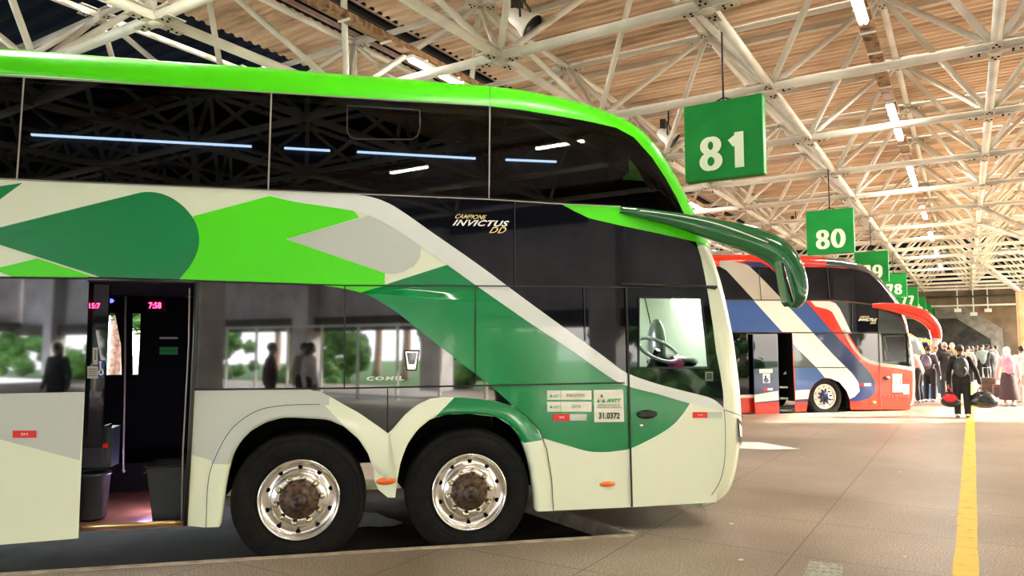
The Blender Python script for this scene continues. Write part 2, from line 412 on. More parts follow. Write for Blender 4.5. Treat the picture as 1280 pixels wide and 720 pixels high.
def mirror_arm(coach, root, pts, mat_, inner):
    """pts: (px, py, offset from side plane, half-width, half-thickness)"""
    P = []; RS = []
    for (x, y, ins, a, b) in pts:
        r = ray(x, y); t = (coach.D+ins)/(r @ np.array(NV)); p = r*t; P.append((p[0], p[1], p[2]+CZ)); RS.append((a, b))
    PP = smooth_pts([(*p,) for p in P], 6); RR = smooth_pts([(r[0], r[1], 0) for r in RS], 6)
    mb = MB(); mb.path(PP, [(max(r.x,.004), max(r.y,.004)) for r in RR], mat_, 16)
    return mb.build('mirror_arm', root, coach.origin), PP

def side_hole(px): return px

# ================================================================== GREEN COACH
SIL1 = [(0,67),(100,72),(200,78),(300,85),(400,93),(500,100),(612,110),(660,116),(700,124),(740,134),(775,147),(800,161),(820,180),(838,206),(855,237),(870,268),(882,293),(893,322),(903,352),(911,385),(918,420),(923,455),(927,490),(929,520),(928,550),(924,580),(919,602),(911,617),(897,626),(884,629)]
G = Coach(5.98, SIL1, -10.4)
bus = empty('double_decker_bus', G.origin, 'large green white and lime double-decker coach with open door, under the 81 sign', 'bus')
def ext(pts_px, z_top_px=None): return G.px(pts_px)
BK = -10.35
def ledge(y): return G.sz(0, y)[1]

def sheet_part(coach, root, name, items, label=None):
    mb = MB()
    for it in items: coach.sheet(mb, it[0], it[1], it[2])
    o = mb.build(name, root, coach.origin)
    if label: o['label'] = label
    return o

ARCH2 = [(690,638.5),(671,638.6),(668.8,616),(664.8,587),(659.5,566),(651.6,547.5),(638.4,531.7),(620,521),(585.6,517),(559,518),(538,523.8),(522,537),(509,555.4),(501,576.6),(497,597.7),(494,622)]
ARCH1 = [(485,622),(473,612),(469,600),(467,586),(460.4,567.5),(448.5,549),(430,533),(411.6,525),(385,522),(353.5,522),(332.4,528),(314,538.5),(300.7,551.7),(290,570),(283.6,594),(279.6,617.7),(277,638.8),(274.3,658),(253,659)]
bottom = [(884,628.5),(790,634)] + ARCH2 + ARCH1 + [(231,657),(236,560),(242.5,420),(244,351),(111,348),(106,490),(101,600),(98,673),(0,681)]
# inner shell outline: profile pulled in by R on the curved side
def profile_inner(c):
    P = c.P; res = []
    for i, p in enumerate(P):
        t = P[min(i+1, len(P)-1)]-P[max(i-1, 0)]; t = t/np.linalg.norm(t)
        res.append((p[0]+t[1]*c.R, p[1]-t[0]*c.R))
    return res
def rim_strip(c, mb, matf, far=False):
    P = c.P; n = len(P); K = 12; vs = []
    for i, p in enumerate(P):
        t = P[min(i+1, n-1)]-P[max(i-1, 0)]; t = t/np.linalg.norm(t); N = np.array([t[1], -t[0]])
        for k in range(K+1):
            ph = PI/2*k/K; q = p+N*c.R*(1-math.sin(ph)); ins = c.R*(1-math.cos(ph))
            vs.append(c.flat(q, (c.W-ins) if far else ins))
    for i in range(n-1):
        for k in range(K):
            a = i*(K+1)+k; f = (a, a+1, a+K+2, a+K+1)
            mb.add([vs[j] for j in f], [(0,1,2,3)], matf(i, k), True)
def band(c, mb, matf, bow=.1):
    P = c.P; n = len(P); K = 10
    rows = []
    for i, p in enumerate(P):
        t = P[min(i+1, n-1)]-P[max(i-1, 0)]; t = t/np.linalg.norm(t); O = np.array([-t[1], t[0]])
        row = []
        for k in range(K+1):
            u = k/K; b = bow*math.sin(PI*u)**.7*max(.15, O[0]) if i > 3 else 0
            q = p+O*b; row.append(c.flat(q, c.R+(c.W-2*c.R)*u))
        rows.append(row)
    for i in range(n-1):
        for k in range(K):
            mb.add([rows[i][k], rows[i+1][k], rows[i+1][k+1], rows[i][k+1]], [(0,1,2,3)], matf(i, 0), True)
def weld(o, d=.0008):
    bm = bmesh.new(); bm.from_mesh(o.data); bmesh.ops.remove_doubles(bm, verts=bm.verts, dist=d)
    bmesh.ops.recalc_face_normals(bm, faces=bm.faces); bm.to_mesh(o.data); bm.free()

WIN_UP = [(0,95.5),(100,100.5),(338,116.5),(500,127),(612,133),(650,137.5),(700,145.5),(740,153),(770,160),(792,172),(814.4,197),(831,222),(845,247),(854.7,268),(775.6,258),(703,255),(611,249),(335,238),(0,224)]
DRV = [(798,373),(875,374),(880,415),(884,459),(799,459)]
def body_outline(c, bottom_px):
    inner = profile_inner(c)
    b0 = c.P[0][0]+c.R
    loop = [(b0, .25), (b0, c.P[3][1]-c.R)] + [p for p in inner[4:] if p[0] > b0+.1]
    return loop, c.px(bottom_px)

def shell(c, root, bottom_px, holes, base, matf, back_bottom=.25):
    loop, bot = body_outline(c, bottom_px)
    # drop folded points of the pulled-in outline near the bumper foot
    loop = loop[:-6]
    zlast = bot[0][1]
    loop = loop + [(loop[-1][0]-.02, zlast)]
    poly = loop + bot[1:] + [(c.P[0][0]+c.R, bot[-1][1])]
    poly = [p for i, p in enumerate(poly) if i == 0 or (abs(p[0]-poly[i-1][0])+abs(p[1]-poly[i-1][1])) > 1e-4]
    mb = MB(); L3 = [[Vector((a, b, 0)) for a, b in poly]] + [[Vector((*c.sz(*q), 0)) for q in h] if not isinstance(h[0], Vector) else h for h in holes]
    tri = tessellate_polygon(L3); V = [v for l in L3 for v in l]
    mb.add([c.flat((v.x, v.y), 0) for v in V], [tuple(t) for t in tri], base)
    rim_strip(c, mb, matf)
    band(c, mb, lambda i, k: M_whitep if (c.P[i][1] > 3.2 and c.P[i][0] < c.P[:,0].max()-1.2) else matf(i, k))
    rim_strip(c, mb, matf, True)
    # far side with big window band left open at the driver's bay
    zb = .28; fp = [p for p in loop[:-1] if p[1] > zb] ; fp = [(c.P[0][0]+c.R, zb)] + fp[1:] + [(fp[-1][0]-.02, zb)]
    fh = []
    for (a0, a1, z0, z1) in c.far_holes: fh.append([Vector((a0,z0,0)),Vector((a1,z0,0)),Vector((a1,z1,0)),Vector((a0,z1,0))])
    L4 = [[Vector((a, b, 0)) for a, b in fp]]+fh; tri = tessellate_polygon(L4); V = [v for l in L4 for v in l]
    mb.add([c.flat((v.x, v.y), c.W) for v in V], [tuple(t) for t in tri], base)
    # rear wall, deck between the floors, dark liners
    o = mb.build('body_shell', root, c.origin); weld(o); return o

UPI = G.px([(4,101),(338,121),(612,138),(690,151),(745,166),(772,182),(793,206),(814,240),(824,254),(703,252),(611,246),(335,235),(4,221)])
UPhole = [Vector((BK+.6, UPI[0][1], 0))] + [Vector((*p, 0)) for p in UPI] + [Vector((BK+.6, UPI[-1][1], 0))]
G.far_holes = [(1.35, 2.95, 1.25, 2.1), (-2.66, -2.12, 1.3, 1.95)]
rim_s = G.sz(870, 268)[0]
def gmat(i, k):
    p = G.P[i]
    if p[1] > 2.62: return M_lime if (k <= 9 or p[0] < 2.0) else M_black
    if k >= 11 or k == 0 and False: return M_black if 1.0 < p[1] else M_cream
    return M_cream

shell(G, bus, bottom, [UPhole, DRV], M_cream, gmat)

# windscreens across the front
def front_panel(c, root, name, z0, z1, m, frac=.94, off=.012, bow=.1):
    idx = [i for i in range(5, len(c.P)) if z0 <= c.P[i][1] <= z1 and c.P[i][0] > c.P[:,0].max()-1.6]
    mb = MB(); K = 12; rows = []
    for i in idx:
        t = c.P[min(i+1, len(c.P)-1)]-c.P[i-1]; t = t/np.linalg.norm(t); O = np.array([-t[1], t[0]])
        row = []
        for k in range(K+1):
            u = .5+(k/K-.5)*frac; b = bow*math.sin(PI*u)**.7*max(.15, O[0])
            row.append(c.flat(c.P[i]+O*(b+off), c.R+(c.W-2*c.R)*u))
        rows.append(row)
    vs = [v for r_ in rows for v in r_]
    mb.add(vs, [(i*(K+1)+k, i*(K+1)+k+1, (i+1)*(K+1)+k+1, (i+1)*(K+1)+k) for i in range(len(rows)-1) for k in range(K)], m, True)
    return mb.build(name, root, c.origin)
front_panel(G, bus, 'upper_windscreen', 2.85, 3.66, M_black, .98)
front_panel(G, bus, 'windscreen', 1.15, 2.5, M_clear, 1.0)

# --- dark inner structure
def inner_boxes(c, root, s_back, s_front, door=None, arches=()):
    mb = MB()
    def bx(s0, s1, i0, i1, z0, z1, m=M_dark):
        vs = [c.flat((a, z), i) for a in (s0, s1) for i in (i0, i1) for z in (z0, z1)]
        mb.add(vs, [(0,1,3,2),(4,6,7,5),(0,4,5,1),(2,3,7,6),(0,2,6,4),(1,5,7,3)], m)
    zt = c.sz(0, 0)[1]
    return mb, bx
mb, bx = inner_boxes(G, bus, 0, 0)
dl = G.sz(104, 500)[0]; dr = G.sz(240, 500)[0]
bx(BK+.3, 2.2, .02, 2.5, 2.14, 2.2, M_inner)        # deck between floors
bx(BK+.05, BK+.3, .1, 2.45, .3, 3.7, M_dark)
bx(BK+.3, dl-.25, .03, 2.52, .28, .34)              # luggage floor rear of the door
bx(BK+.3, dl-.25, .05, .1, .3, 2.13, M_inner)       # lining behind the glass rear of door
bx(-3.05, -3.0, .03, 2.5, .3, 2.13, M_inner); bx(-3.0, dl-.2, .05, .08, .3, 2.13, M_inner); bx(-2.12, 1.3, 2.42, 2.47, .3, 2.13, M_inner); bx(-3.0, -2.66, 2.42, 2.47, .3, 2.13, M_inner); bx(-2.66, -2.12, 2.42, 2.47, .3, 1.3, M_inner); bx(-2.66, -2.12, 2.42, 2.47, 1.95, 2.13, M_inner)      # cabin partition left of door
bx(dr, dr+.05, .03, 2.5, .3, 2.13, M_inner)         # partition right of door
bx(dr+.05, 1.32, .05, .1, 1.3, 2.13, M_inner)       # lining behind lower glass
bx(dr+.05, 1.3, .45, 2.1, .75, 1.25)                # frame over the axles
bx(dr+.05, 3.1, .04, 2.5, 1.22, 1.28)               # cab floor
bx(dr+.05, -.95, .05, 2.5, .34, .4)
bx(1.72, 3.05, .06, 2.5, .3, .36)                   # belly under the cab
bx(1.72, 1.78, .06, 2.5, .3, 1.25)
bx(1.28, 1.32, .04, 2.5, 1.28, 2.13, M_inner)       # wall behind driver
bx(dr+.02, dr+.07, .02, .42, .32, 1.25)             # wheelhouse ends
bx(.33, .37, .03, .42, .75, 1.25)
o = mb.build('inner_frame', bus, G.origin)
# axles
mb = MB()
for x, y in ((374, 620), (587, 610)):
    a, z = G.sz(x, y); mb.tube(G.flat((a, .4), .3), G.flat((a, .4), 2.3), .09, M_dark, n=12)
mb.build('axle', bus, G.origin)

# --- windows
up_glass = [(BK+.35, ledge(95.5))]+G.px(WIN_UP[:-1]) + [(BK+.35, ledge(224))]
mb = MB(); 
M_gup = mat('upper_tinted_glass', (.01,.012,.016), .01, ior=1.4, trans=1)
G.sheet(mb, up_glass, M_gup, 3); mb.build('upper_window_glass', bus, G.origin)
# interior strip lights behind upper glass
def led(x0, y0, x1, y1, ins, hh, m=M_ledstrip, name='reading_light_strip'):
    def at(x, y): 
        r = ray(x, y); t = (G.D+ins)/(r @ np.array(NV)); p = r*t; return Vector((p[0], p[1], p[2]+CZ))
    a = at(x0, y0); b = at(x1, y1); mb = MB(); mb.prism([a+Vector((0,0,hh)), b+Vector((0,0,hh)), b-Vector((0,0,hh)), a-Vector((0,0,hh))], NV*.03, m); return mb.build(name, bus, G.origin)
for a in ((49,175,317,188.5),(357,190.5,413,193.5),(446,195,591,203),(628,204.5,690,207),(0,172,7,172.5)): led(*a, .5, .008)
M_blk = mat('luggage_rack_dark', (.01,.01,.011), .5)
mb, bx = inner_boxes(G, bus, 0, 0)
bx(BK+.4, 2.4, .53, .8, 3.1, 3.42, M_blk); bx(BK+.4, 3.0, 1.3, 1.35, 2.2, 3.3, M_dark); bx(BK+.4, 2.5, .3, 1.35, 3.6, 3.64, M_dark); bx(BK+.4, 2.75, 1.3, 1.35, 3.3, 3.64, M_dark); bx(3.0, 3.04, .25, 1.35, 2.2, 2.85, M_dark); bx(2.8, 2.84, .3, 1.35, 2.85, 3.2, M_dark); bx(2.5, 2.54, .3, 1.35, 3.2, 3.64, M_dark)
mb.build('luggage_rack', bus, G.origin)

# --- livery
liv = MB()
S = G.sheet
def sh(px, m, layer=1): G.sheet(liv, G.px(px), m, layer)
# lime roof band running down the nose
roofband = [(BK+.02, ledge(67)+.3)] + G.px([(0,40),(300,60),(612,85),(700,98),(780,118),(830,150),(862,200),(885,250),(900,300),(897,322),(893,313),(870,302.5),(814,290),(775.6,282),(736.7,273),(717,263.6),(701,255),(775.6,258),(854.7,268),(845,247),(831,222),(814.4,197),(792,172),(770,160),(740,153),(700,145.5),(650,137.5),(612,133),(338,116.5),(0,95.5)]) + [(BK+.02, ledge(95.5))]
G.sheet(liv, roofband, M_lime, 2, cell=.035)
SW_UP = [(320,237),(361.7,239),(403,241),(439.4,242.8),(464,246.4),(486.7,254.7),(509,268.6),(542,292),(598,331),(660,377),(745,438.6),(763,452),(784,466.5),(822,480),(860,490),(885,496.5),(897,503),(904.5,511)]
SW_LO = [(325.5,239),(361.7,251),(403,257.5),(442,263.6),(464,271),(486.7,282.5),(514,300.5),(559,331),(595,356.7),(660,402),(717,440),(760,470),(784,482.5),(822,492.5),(860,503.7),(904,514)]
def smp(p, k=4): return [(q.x, q.y) for q in smooth_pts([(a, b, 0) for a, b in p], k)]
# black gloss zones
blk = smp(SW_UP[3:]) [::-1] + [(442,242.5),(611,249),(703,255),(717,263.6),(736.7,273),(775.6,282),(814,290),(870,302.5),(876,322),(881,345.6),(886,375),(891,406.7),(895,440),(900,465),(903.7,490)]
sh(blk if False else blk, M_black, 1)
liv.build('livery_graphics', bus, G.origin)
# driver window opening must stay clear: black zone is rebuilt with its hole
bpy.data.objects.remove(bpy.data.objects['livery_graphics'], do_unlink=True)
liv = MB()
G.sheet(liv, roofband, M_lime, 2, cell=.035)
G.sheet(liv, [G.px(blk), G.px(DRV)], M_black, 1)
# lower black glass
low = [(0,347),(111.5,348),(106,490),(0,492)]
lowg = [(BK+.35, ledge(347))]+G.px(low[:3])+[(0-.0+G.sz(0,492)[0], ledge(492)),(BK+.35, ledge(492)+.0)]
G.sheet(liv, lowg, M_lowglass, 1)
diag = [(403,356.7),(431,361),(450.6,365.8),(470,374),(498,392),(528,416),(609,479),(642,508)]
lowb = [(244,351.5),(330,353.5)] + smp(diag) + [(622,502),(589,497.3),(555.6,496),(537.8,498.2),(524.4,504.4),(506.7,517.8),(489,538),(485,541.5),(481,539),(464,526.7),(437.8,510),(415,497),(400,489.5),(385,486.5),(330,486),(239.5,487)]
sh(lowb, M_lowglass, 1)
# lime body zone
bg = [(225,349.5),(236,335),(240,300),(242,270),(290,257.5),(337.5,245)] + smp(SW_LO[1:4]) + [(447,269),(449.5,272),(357.5,299),(420,320),(481,341.4),(481,354.7),(487,355),(450.6,365.8),(431,361),(403,356.7),(330,354),(245,351.5)]
sh(bg, M_lime, 1)
sh([(47,323),(119,346.5),(112,348.3),(17,346.7),(0,340),(0,334.4)], M_lime, 1)
# dark green drop
drop = [(0,284.4),(80,264.5),(172,241.7),(183,240),(200,241.7),(216.7,248.6),(233,261.7),(244.4,278.3),(249,297.8),(245.8,317),(236,335),(224,349.7),(130,348.5),(119,344),(0,306)]
dp = smp(drop[2:11], 4)
drop2 = [G.sz(-38,294)] + G.px([(0,284.4),(80,264.5)]+dp+[(224,349.7),(130,348.5),(119,344),(0,306)])
G.sheet(liv, drop2, M_green, 2)
# further graphics on the part of the belt behind
z0 = ledge(346.7); z1 = ledge(224)
for k in range(3):
    s0 = -4.1-k*2.1
    G.sheet(liv, [(s0, z0+.01), (s0+1.3, z1-.12), (s0+1.75, z1-.02), (s0+1.0, z0+.01)], M_lime if k % 2 else M_green, 1)
# grey drop
gd = [(357.5,299),(461.7,269.4)] + smp([(464,271),(486.7,282.5),(514,300.5),(526,309.4)]) + [(525,322),(517,333),(503,340),(492,342),(481,341.4)]
sh(gd, M_pale, 2)
# silver swoosh
sw = smp(SW_UP) + smp(SW_LO)[::-1]
sh(sw, M_silver, 3)
# green field
gf = [(559,331),(484.4,354.8),(487,355),(450.6,365.8)] + smp(diag[2:]) + [(660,522.5),(674,538)]+smp([(678,547.5),(710,557),(735,564),(757,565),(772,563.5),(788,560.6),(815.6,547.5),(838,533.6),(851.7,519.7),(862,504.4)]) + [(q[0], q[1]) for q in smp(SW_LO)[::-1] if 559 < q[0] < 862]
sh(gf, M_green, 1)
# pale grey fields low down
sh([(0,492),(105.8,490.5),(100,575.5),(0,549)], M_pale, 1)
sh([(239.3,487),(330,486),(385,486.5),(400,489.5),(412,496),(411,510),(404,523.5),(385,522),(353.5,522),(332.4,528),(314,538.5),(300.7,551.7),(290,570),(286,582),(235,567)], M_pale, 1)
liv.build('livery_graphics', bus, G.origin)
# wheel arch flares: raised lips
def flare(outer, inner, mats_, name):
    mb = MB(); n = 40
    def res(P, n):
        P = [np.array(p, float) for p in P]; L = [0]
        for a, b in zip(P[:-1], P[1:]): L.append(L[-1]+np.linalg.norm(b-a))
        out = []
        for t in np.linspace(0, L[-1], n):
            i = min(max(np.searchsorted(L, t)-1, 0), len(P)-2); f = (t-L[i])/(L[i+1]-L[i]+1e-9); out.append(P[i]+(P[i+1]-P[i])*f)
        return out
    A = res(smp(outer,4), n); B = res(smp(inner,4), n); K = 5; rows = []
    for a, b in zip(A, B):
        row = []
        for k in range(K+1):
            u = k/K; p = a+(b-a)*u; q = G.sz(*p); row.append(G.flat(q, -.006-.012*math.sin(PI*min(u*.62,1))))
        q = G.sz(*b); row.append(G.flat(q, .12)); rows.append(row)
    for i in range(n-1):
        for k in range(K+1):
            mx = A[i][0]; m = mats_(A[i], B[i])
            mb.add([rows[i][k], rows[i+1][k], rows[i+1][k+1], rows[i][k+1]], [(0,1,2,3)], m, True)
    o = mb.build(name, bus, G.origin); weld(o, .0005); return o
OUT1 = [(485,541.5),(464,526.7),(437.8,510),(413,507),(385,503),(353,503),(325,508),(300,521),(283,540),(269,565),(261,590),(256,620),(253,659)]
IN1 = [(486,600),(467,586),(460.4,567.5),(448.5,549),(430,533),(411.6,525),(385,522.6),(353.5,522),(332.4,528),(314,538.5),(300.7,551.7),(290,570),(283.6,594),(279.6,617.7),(277,638.8),(274.3,658)]
OUT2 = [(487,541.5),(506.7,517.8),(524.4,504.4),(540,499),(555.6,496.5),(589,497.8),(622,502.5),(642,508.5),(660,523),(672,538.5),(680,560),(686,590),(690,638.5)]
IN2 = [(496,600),(501,576.6),(509,555.4),(522,537),(538,523.8),(559,518),(585.6,517),(620,521),(638.4,531.7),(651.6,547.5),(659.5,566),(664.8,587),(668.8,616),(671,638.6)]
def f1(a, b):
    return M_pale if (a[0] < 410 and a[1] < 574+ (a[0]-262)*.1) else M_cream
def f2(a, b):
    return M_green if (a[0] > 560 and a[1] < 545) else M_cream
flare(OUT1, IN1, f1, 'wheel_arch'); flare(OUT2, IN2, f2, 'wheel_arch')
# cream foot between the axles
mb = MB(); G.sheet(mb, G.px([(485,541.5),(490,541),(497,575),(496,600),(494,622),(485,622),(473,612),(468,600),(467,586)]), M_cream, 2); mb.build('skirt_panel', bus, G.origin)

# seams
sm = MB()
def st(px, w=.007, m=M_seam, layer=8): G.stroke(sm, G.px(px), w, m, layer)
st([(0,346.8),(111,348)],.012); st([(244,351),(431,357),(594,357.5),(785,359.5)], .012)
st([(431,357),(430.3,485.5)],.01); st([(594,357.5),(594,480)],.008); st([(643,251),(643,357)],.008); st([(729,360),(731,426)],.008)
st([(782,360),(789,633)],.018); st([(239,487),(430,485.3),(780,478.5)],.013, M_seam)
st([(484.5,486),(484.5,541)],.008); st([(783,359.5),(885,360),(893,362)],.008)
st(smp([(904,512),(905.5,540),(904.5,575),(899,600),(888,618),(880,628)],5),.006)
st(smp([(258,659),(261,600),(272,566),(290,536),(318,515),(350,507),(400,505)],5),.005)
st([(642,507.5),(660,522),(674,538),(683,562),(689,600),(691,637)],.007)
st([(904,512),(918,517),(927,521)],.006)
st([(798,372),(876,373),(881,415),(885,460),(798,460),(798,372)],.012, M_trim)
st([(0,224.5),(335,238.5),(611,249.6),(703,255.5),(775,258.5)],.01, M_greyline)
st([(0,95.5),(338,116.5),(612,133)],.009, M_greyline)
st([(612,110),(612,133)],.004)
sm.build('body_seams', bus, G.origin)
for px in ([(31,97),(22,224.5)],[(339.5,117),(335.5,238)],[(612,134),(611,249.5)]):
    sm = MB(); st(px, .012, M_greyline, 6); sm.build('window_divider', bus, G.origin)
# hopper window
sm = MB(); st([(434,133),(434,165),(438,172),(445,174.5),(515,175),(522,170),(524.5,160),(524.5,138),(434,133)], .012, M_trim, 7); sm.build('hopper_window_frame', bus, G.origin)
# rain bar above the driver's door
mb = MB(); a = G.px([(776,355.5),(895,359)]); mb.tube(G.flat(a[0], -.012), G.flat(a[1], -.012), .014, M_trim, n=8); mb.build('drip_rail', bus, G.origin)
# body writing
def write(body, quad, m, name, bold=0, shear=0, layer=10, space=1):
    mb = MB(); G.write(mb, body, quad, m, bold, shear, layer, space); return mb.build(name, bus, G.origin)
w = MB()
G.write(w, 'CAMPIONE', [(568,273.5),(607,275),(608,269.5),(570,268)], M_gold, .01, .3, 10)
G.write(w, 'INVICTUS', [(565,282.5),(635,284),(636,276.5),(567,274.8)], M_letter, .03, .35, 10, 1.1)
G.write(w, 'DD', [(610.5,291.8),(631,292.2),(633,284.6),(613,284.2)], M_gold, .01, .3, 10, 1.1)
w.build('model_lettering', bus, G.origin)
w = MB(); G.write(w, 'COMIL', [(458,475.5),(505,475),(505,470),(458,470.6)], M_letter, .04, .1, 10, 1.25); w.build('maker_lettering', bus, G.origin)
def rect(x0, y0, x1, y1): return [(x0,y0),(x1,y0),(x1,y1),(x0,y1)]
def qd(x0, y0, x1, y1): return [(x0,y1),(x1,y1),(x1,y0),(x0,y0)]
w = MB()
for (y0, y1, t, tx0, tx1) in ((488,499.5,'EXECUTIVO',708,730),(502,514.5,'LEITO',714,725)):
    G.sheet(w, G.px(rect(683.5,y0,739,y1)), M_white, 4)
    G.sheet(w, G.px([(686.5,y0+8),(688.3,y0+4),(690.2,y0+8)]), M_logog, 6); G.write(w, 'ANTT', qd(691,y0+5,698.5,y0+8.5), M_logog, .02, 0, 7)
    G.stroke(w, G.px([(700.3,y0),(700.3,y1)]), .004, M_logog, 7); G.write(w, t, qd(tx0,y0+4.2,tx1,y0+7.6), M_ink, .02, 0, 7, 1.2)
w.build('class_sticker', bus, G.origin)
w = MB(); G.sheet(w, G.px([(741.5,487.3),(778.5,487),(779.8,527),(742.5,527.5)]), M_white, 4)
for tri, m in (([(749.5,496),(751.5,492),(753.5,496.5)],M_logob),([(745,502.8),(747.3,498),(749.6,502.8)],M_logog),([(747.8,497.5),(753,497.5),(750.3,502.5)],M_logoy),([(751.5,502.8),(753.8,498.5),(756,502.8)],M_logob)): G.sheet(w, G.px(tri), m, 6)
G.write(w, 'ANTT', qd(757,498,775.5,503), M_logog, .05, .3, 7)
G.write(w, 'AGENCIA NACIONAL DE', qd(747,505,774,507), M_ink, .0, 0, 7); G.write(w, 'TRANSPORTES TERRESTRES', qd(745,508,776,510), M_ink, .0, 0, 7)
G.write(w, '31.0372', qd(747.8,515.5,774,523.5), M_ink, .03, 0, 7)
w.build('licence_sticker', bus, G.origin)
def reflector(px_red, px_white, txt):
    w = MB(); G.sheet(w, G.px(rect(*px_red)), M_redr, 5)
    if px_white: G.sheet(w, G.px(rect(*px_white)), M_pale, 5)
    G.write(w, '3M', qd(px_red[0]+(px_red[2]-px_red[0])*.35, px_red[1]+2.8, px_red[0]+(px_red[2]-px_red[0])*.65, px_red[3]-2.8), M_letter, 0, 0, 7)
    return w.build('reflector_tape', bus, G.origin)
reflector((16.5,538,46,547), None, '')
reflector((691,517.5,711.5,526), (711.5,517.5,733,525.5), '')
reflector((865,515,883.5,522.3), (883.5,515,902,522.3), '')
# lamps, handle, badge
def pod(px, py, w_, h_, m, name, out=.02):
    mb = MB(); a = G.sz(px, py); c = G.flat(a, -.004)
    R = Matrix((DV, -NV, Vector((0,0,1)))).transposed()
    mb.ball(c, (w_, out, h_), m, 18, 10, R); return mb.build(name, bus, G.origin)
pod(759,605,.072,.024,M_orange,'side_marker_lamp'); pod(482.5,601.5,.082,.03,M_orange,'side_marker_lamp')
mb = MB(); a = G.sz(808, 518); c = G.flat(a, -.008); R3 = Matrix((DV, -NV, Vector((0,0,1)))).transposed()
mb.ball(c, (.095,.03,.04), M_trim, 18, 10, R3); mb.box(c-NV*.03+Vector((0,0,.006)), (.16,.025,.035), M_trim, R3); mb.build('door_handle', bus, G.origin)
pod(801.5,531.5,.018,.018,M_chrome,'door_lock',.012)
mb = MB(); G.sheet(mb, G.px([(504.5,437.5),(524.5,437.5),(520.5,463.5),(508,463.5)]), M_trim, 5); G.sheet(mb, G.px([(506.5,439.5),(522.5,439.5),(519,461.5),(509.5,461.5)]), M_chrome, 6); G.sheet(mb, G.px([(508,441),(521,441),(518,455.5),(510.5,455.5)]), M_slate, 7); mb.build('side_camera_badge', bus, G.origin)
mb = MB(); G.sheet(mb, G.px(rect(880,464,891,476.5)), M_slate, 4); G.stroke(mb, G.px([(881.5,465.5),(889.5,465.5),(889.5,475),(881.5,475),(881.5,465.5)]), .006, M_greyline, 6); mb.build('door_window_vent', bus, G.origin)
# headlamp at the nose corner
mb = MB(); G.sheet(mb, G.px([(920.5,522),(926,528),(927.5,545),(925.5,560),(921.5,545)]), M_black, 5, cell=.03); G.sheet(mb, G.px([(922,528),(925,534),(926,548),(923.3,545)]), M_chrome, 7, cell=.03); mb.build('headlamp', bus, G.origin)
# windscreen edge wrap
mb = MB(); G.sheet(mb, G.px([(893.5,318),(902,345),(910,380),(917,420),(921,450),(926,486),(932,482),(924,420),(915,370),(903,330)]), M_black, 4, cell=.03); mb.build('windscreen_edge', bus, G.origin)
# chrome-lensed front wheels
wheel(G, bus, 374, 620, .52, 'alloy'); wheel(G, bus, 587, 610, .52, 'alloy')
for s_ in (-7.4,):
    r_ = Coach.flat(G, (s_, .4), .05)
# rear wheels (far out of frame but on the ground)
def wheel_at(s_, z_):
    c = G.flat((s_, z_), .05); v = np.array(c)-np.array([0,0,CZ]); dep = v@FWD
    return None
# driver's window glass, cab contents
mb = MB(); G.sheet(mb, G.px(DRV), M_clear, 1); mb.build('driver_window_glass', bus, G.origin)
def atins(x, y, ins):
    r = ray(x, y); t = (G.D+ins)/(r @ np.array(NV)); p = r*t; return Vector((p[0], p[1], p[2]+CZ))
mb = MB(); # steering wheel
c = atins(816,437,.75); ax = (Vector((.5,-.2,.8))).normalized(); u = ax.orthogonal().normalized(); w_ = ax.cross(u)
mb.path([c+(u*math.cos(q)+w_*math.sin(q))*.21 for q in np.linspace(0,2*PI,25)], .018, M_silver, 8); mb.tube(c-ax*.25, c, .03, M_trim)
mb.build('steering_wheel', bus, G.origin)
mb = MB() # driver's seat
for (x, y, ins, e) in ((832,452,1.0,(.5,.5,.14)),): mb.ball(atins(x,y,ins), (.27,.26,.08), M_slate, 16, 8, R3)
mb.ball(atins(812,430,1.15)+Vector((0,0,-.02)), (.07,.22,.28), M_pale, 16, 10, R3)
mb.build('driver_seat', bus, G.origin)
mb = MB() # pale curtain on the far cab window and bright pillar
for (x0, x1, ins) in ((806,866,2.3),):
    n = 16; P = []
    for k in range(n+1):
        x = x0+(x1-x0)*k/n; P.append((atins(x,372,ins+.03*(k%2)), atins(x-3,452,ins+.03*(k%2))))
    mb.add([p for a in P for p in a], [(2*i,2*i+1,2*i+3,2*i+2) for i in range(n)], M_curtain, True)
mb.build('cab_curtain', bus, G.origin)
mb = MB(); mb.tube(atins(853,374,1.9), atins(868,455,1.9), .035, M_trim); mb.box(atins(856,428,1.8), (.16,.1,.14), M_trim, R3); mb.build('cab_pillar', bus, G.origin)
mb = MB(); mb.box(atins(840,466,.7), (.8,.5,.12), M_inner, R3); mb.build('dashboard', bus, G.origin)
M_pink = mat('pink_cloth', (.85,.05,.3), .8)
mb = MB(); mb.ball(atins(838,454,.75), (.09,.06,.05), M_pink, 12, 8, R3); mb.ball(atins(834,452,.72), (.04,.05,.06), M_pink, 10, 6, R3); tag(mb.build('pink_cloth_bundle', None, atins(838,454,.75)), 'bright pink cloth bundle on the dashboard seen through the driver window of the green coach', 'cloth')

cl = bpy.data.lights.new('cab_fill', 'POINT'); cl.energy = 9; cl.color = (.9,1,.95); cl.shadow_soft_size = .1  # added point light to brighten the cab behind the window; no lamp seen
co_ = bpy.data.objects.new('cab_fill', cl); COL.objects.link(co_); co_.parent = bus; co_.location = atins(840,380,1.3)-G.origin
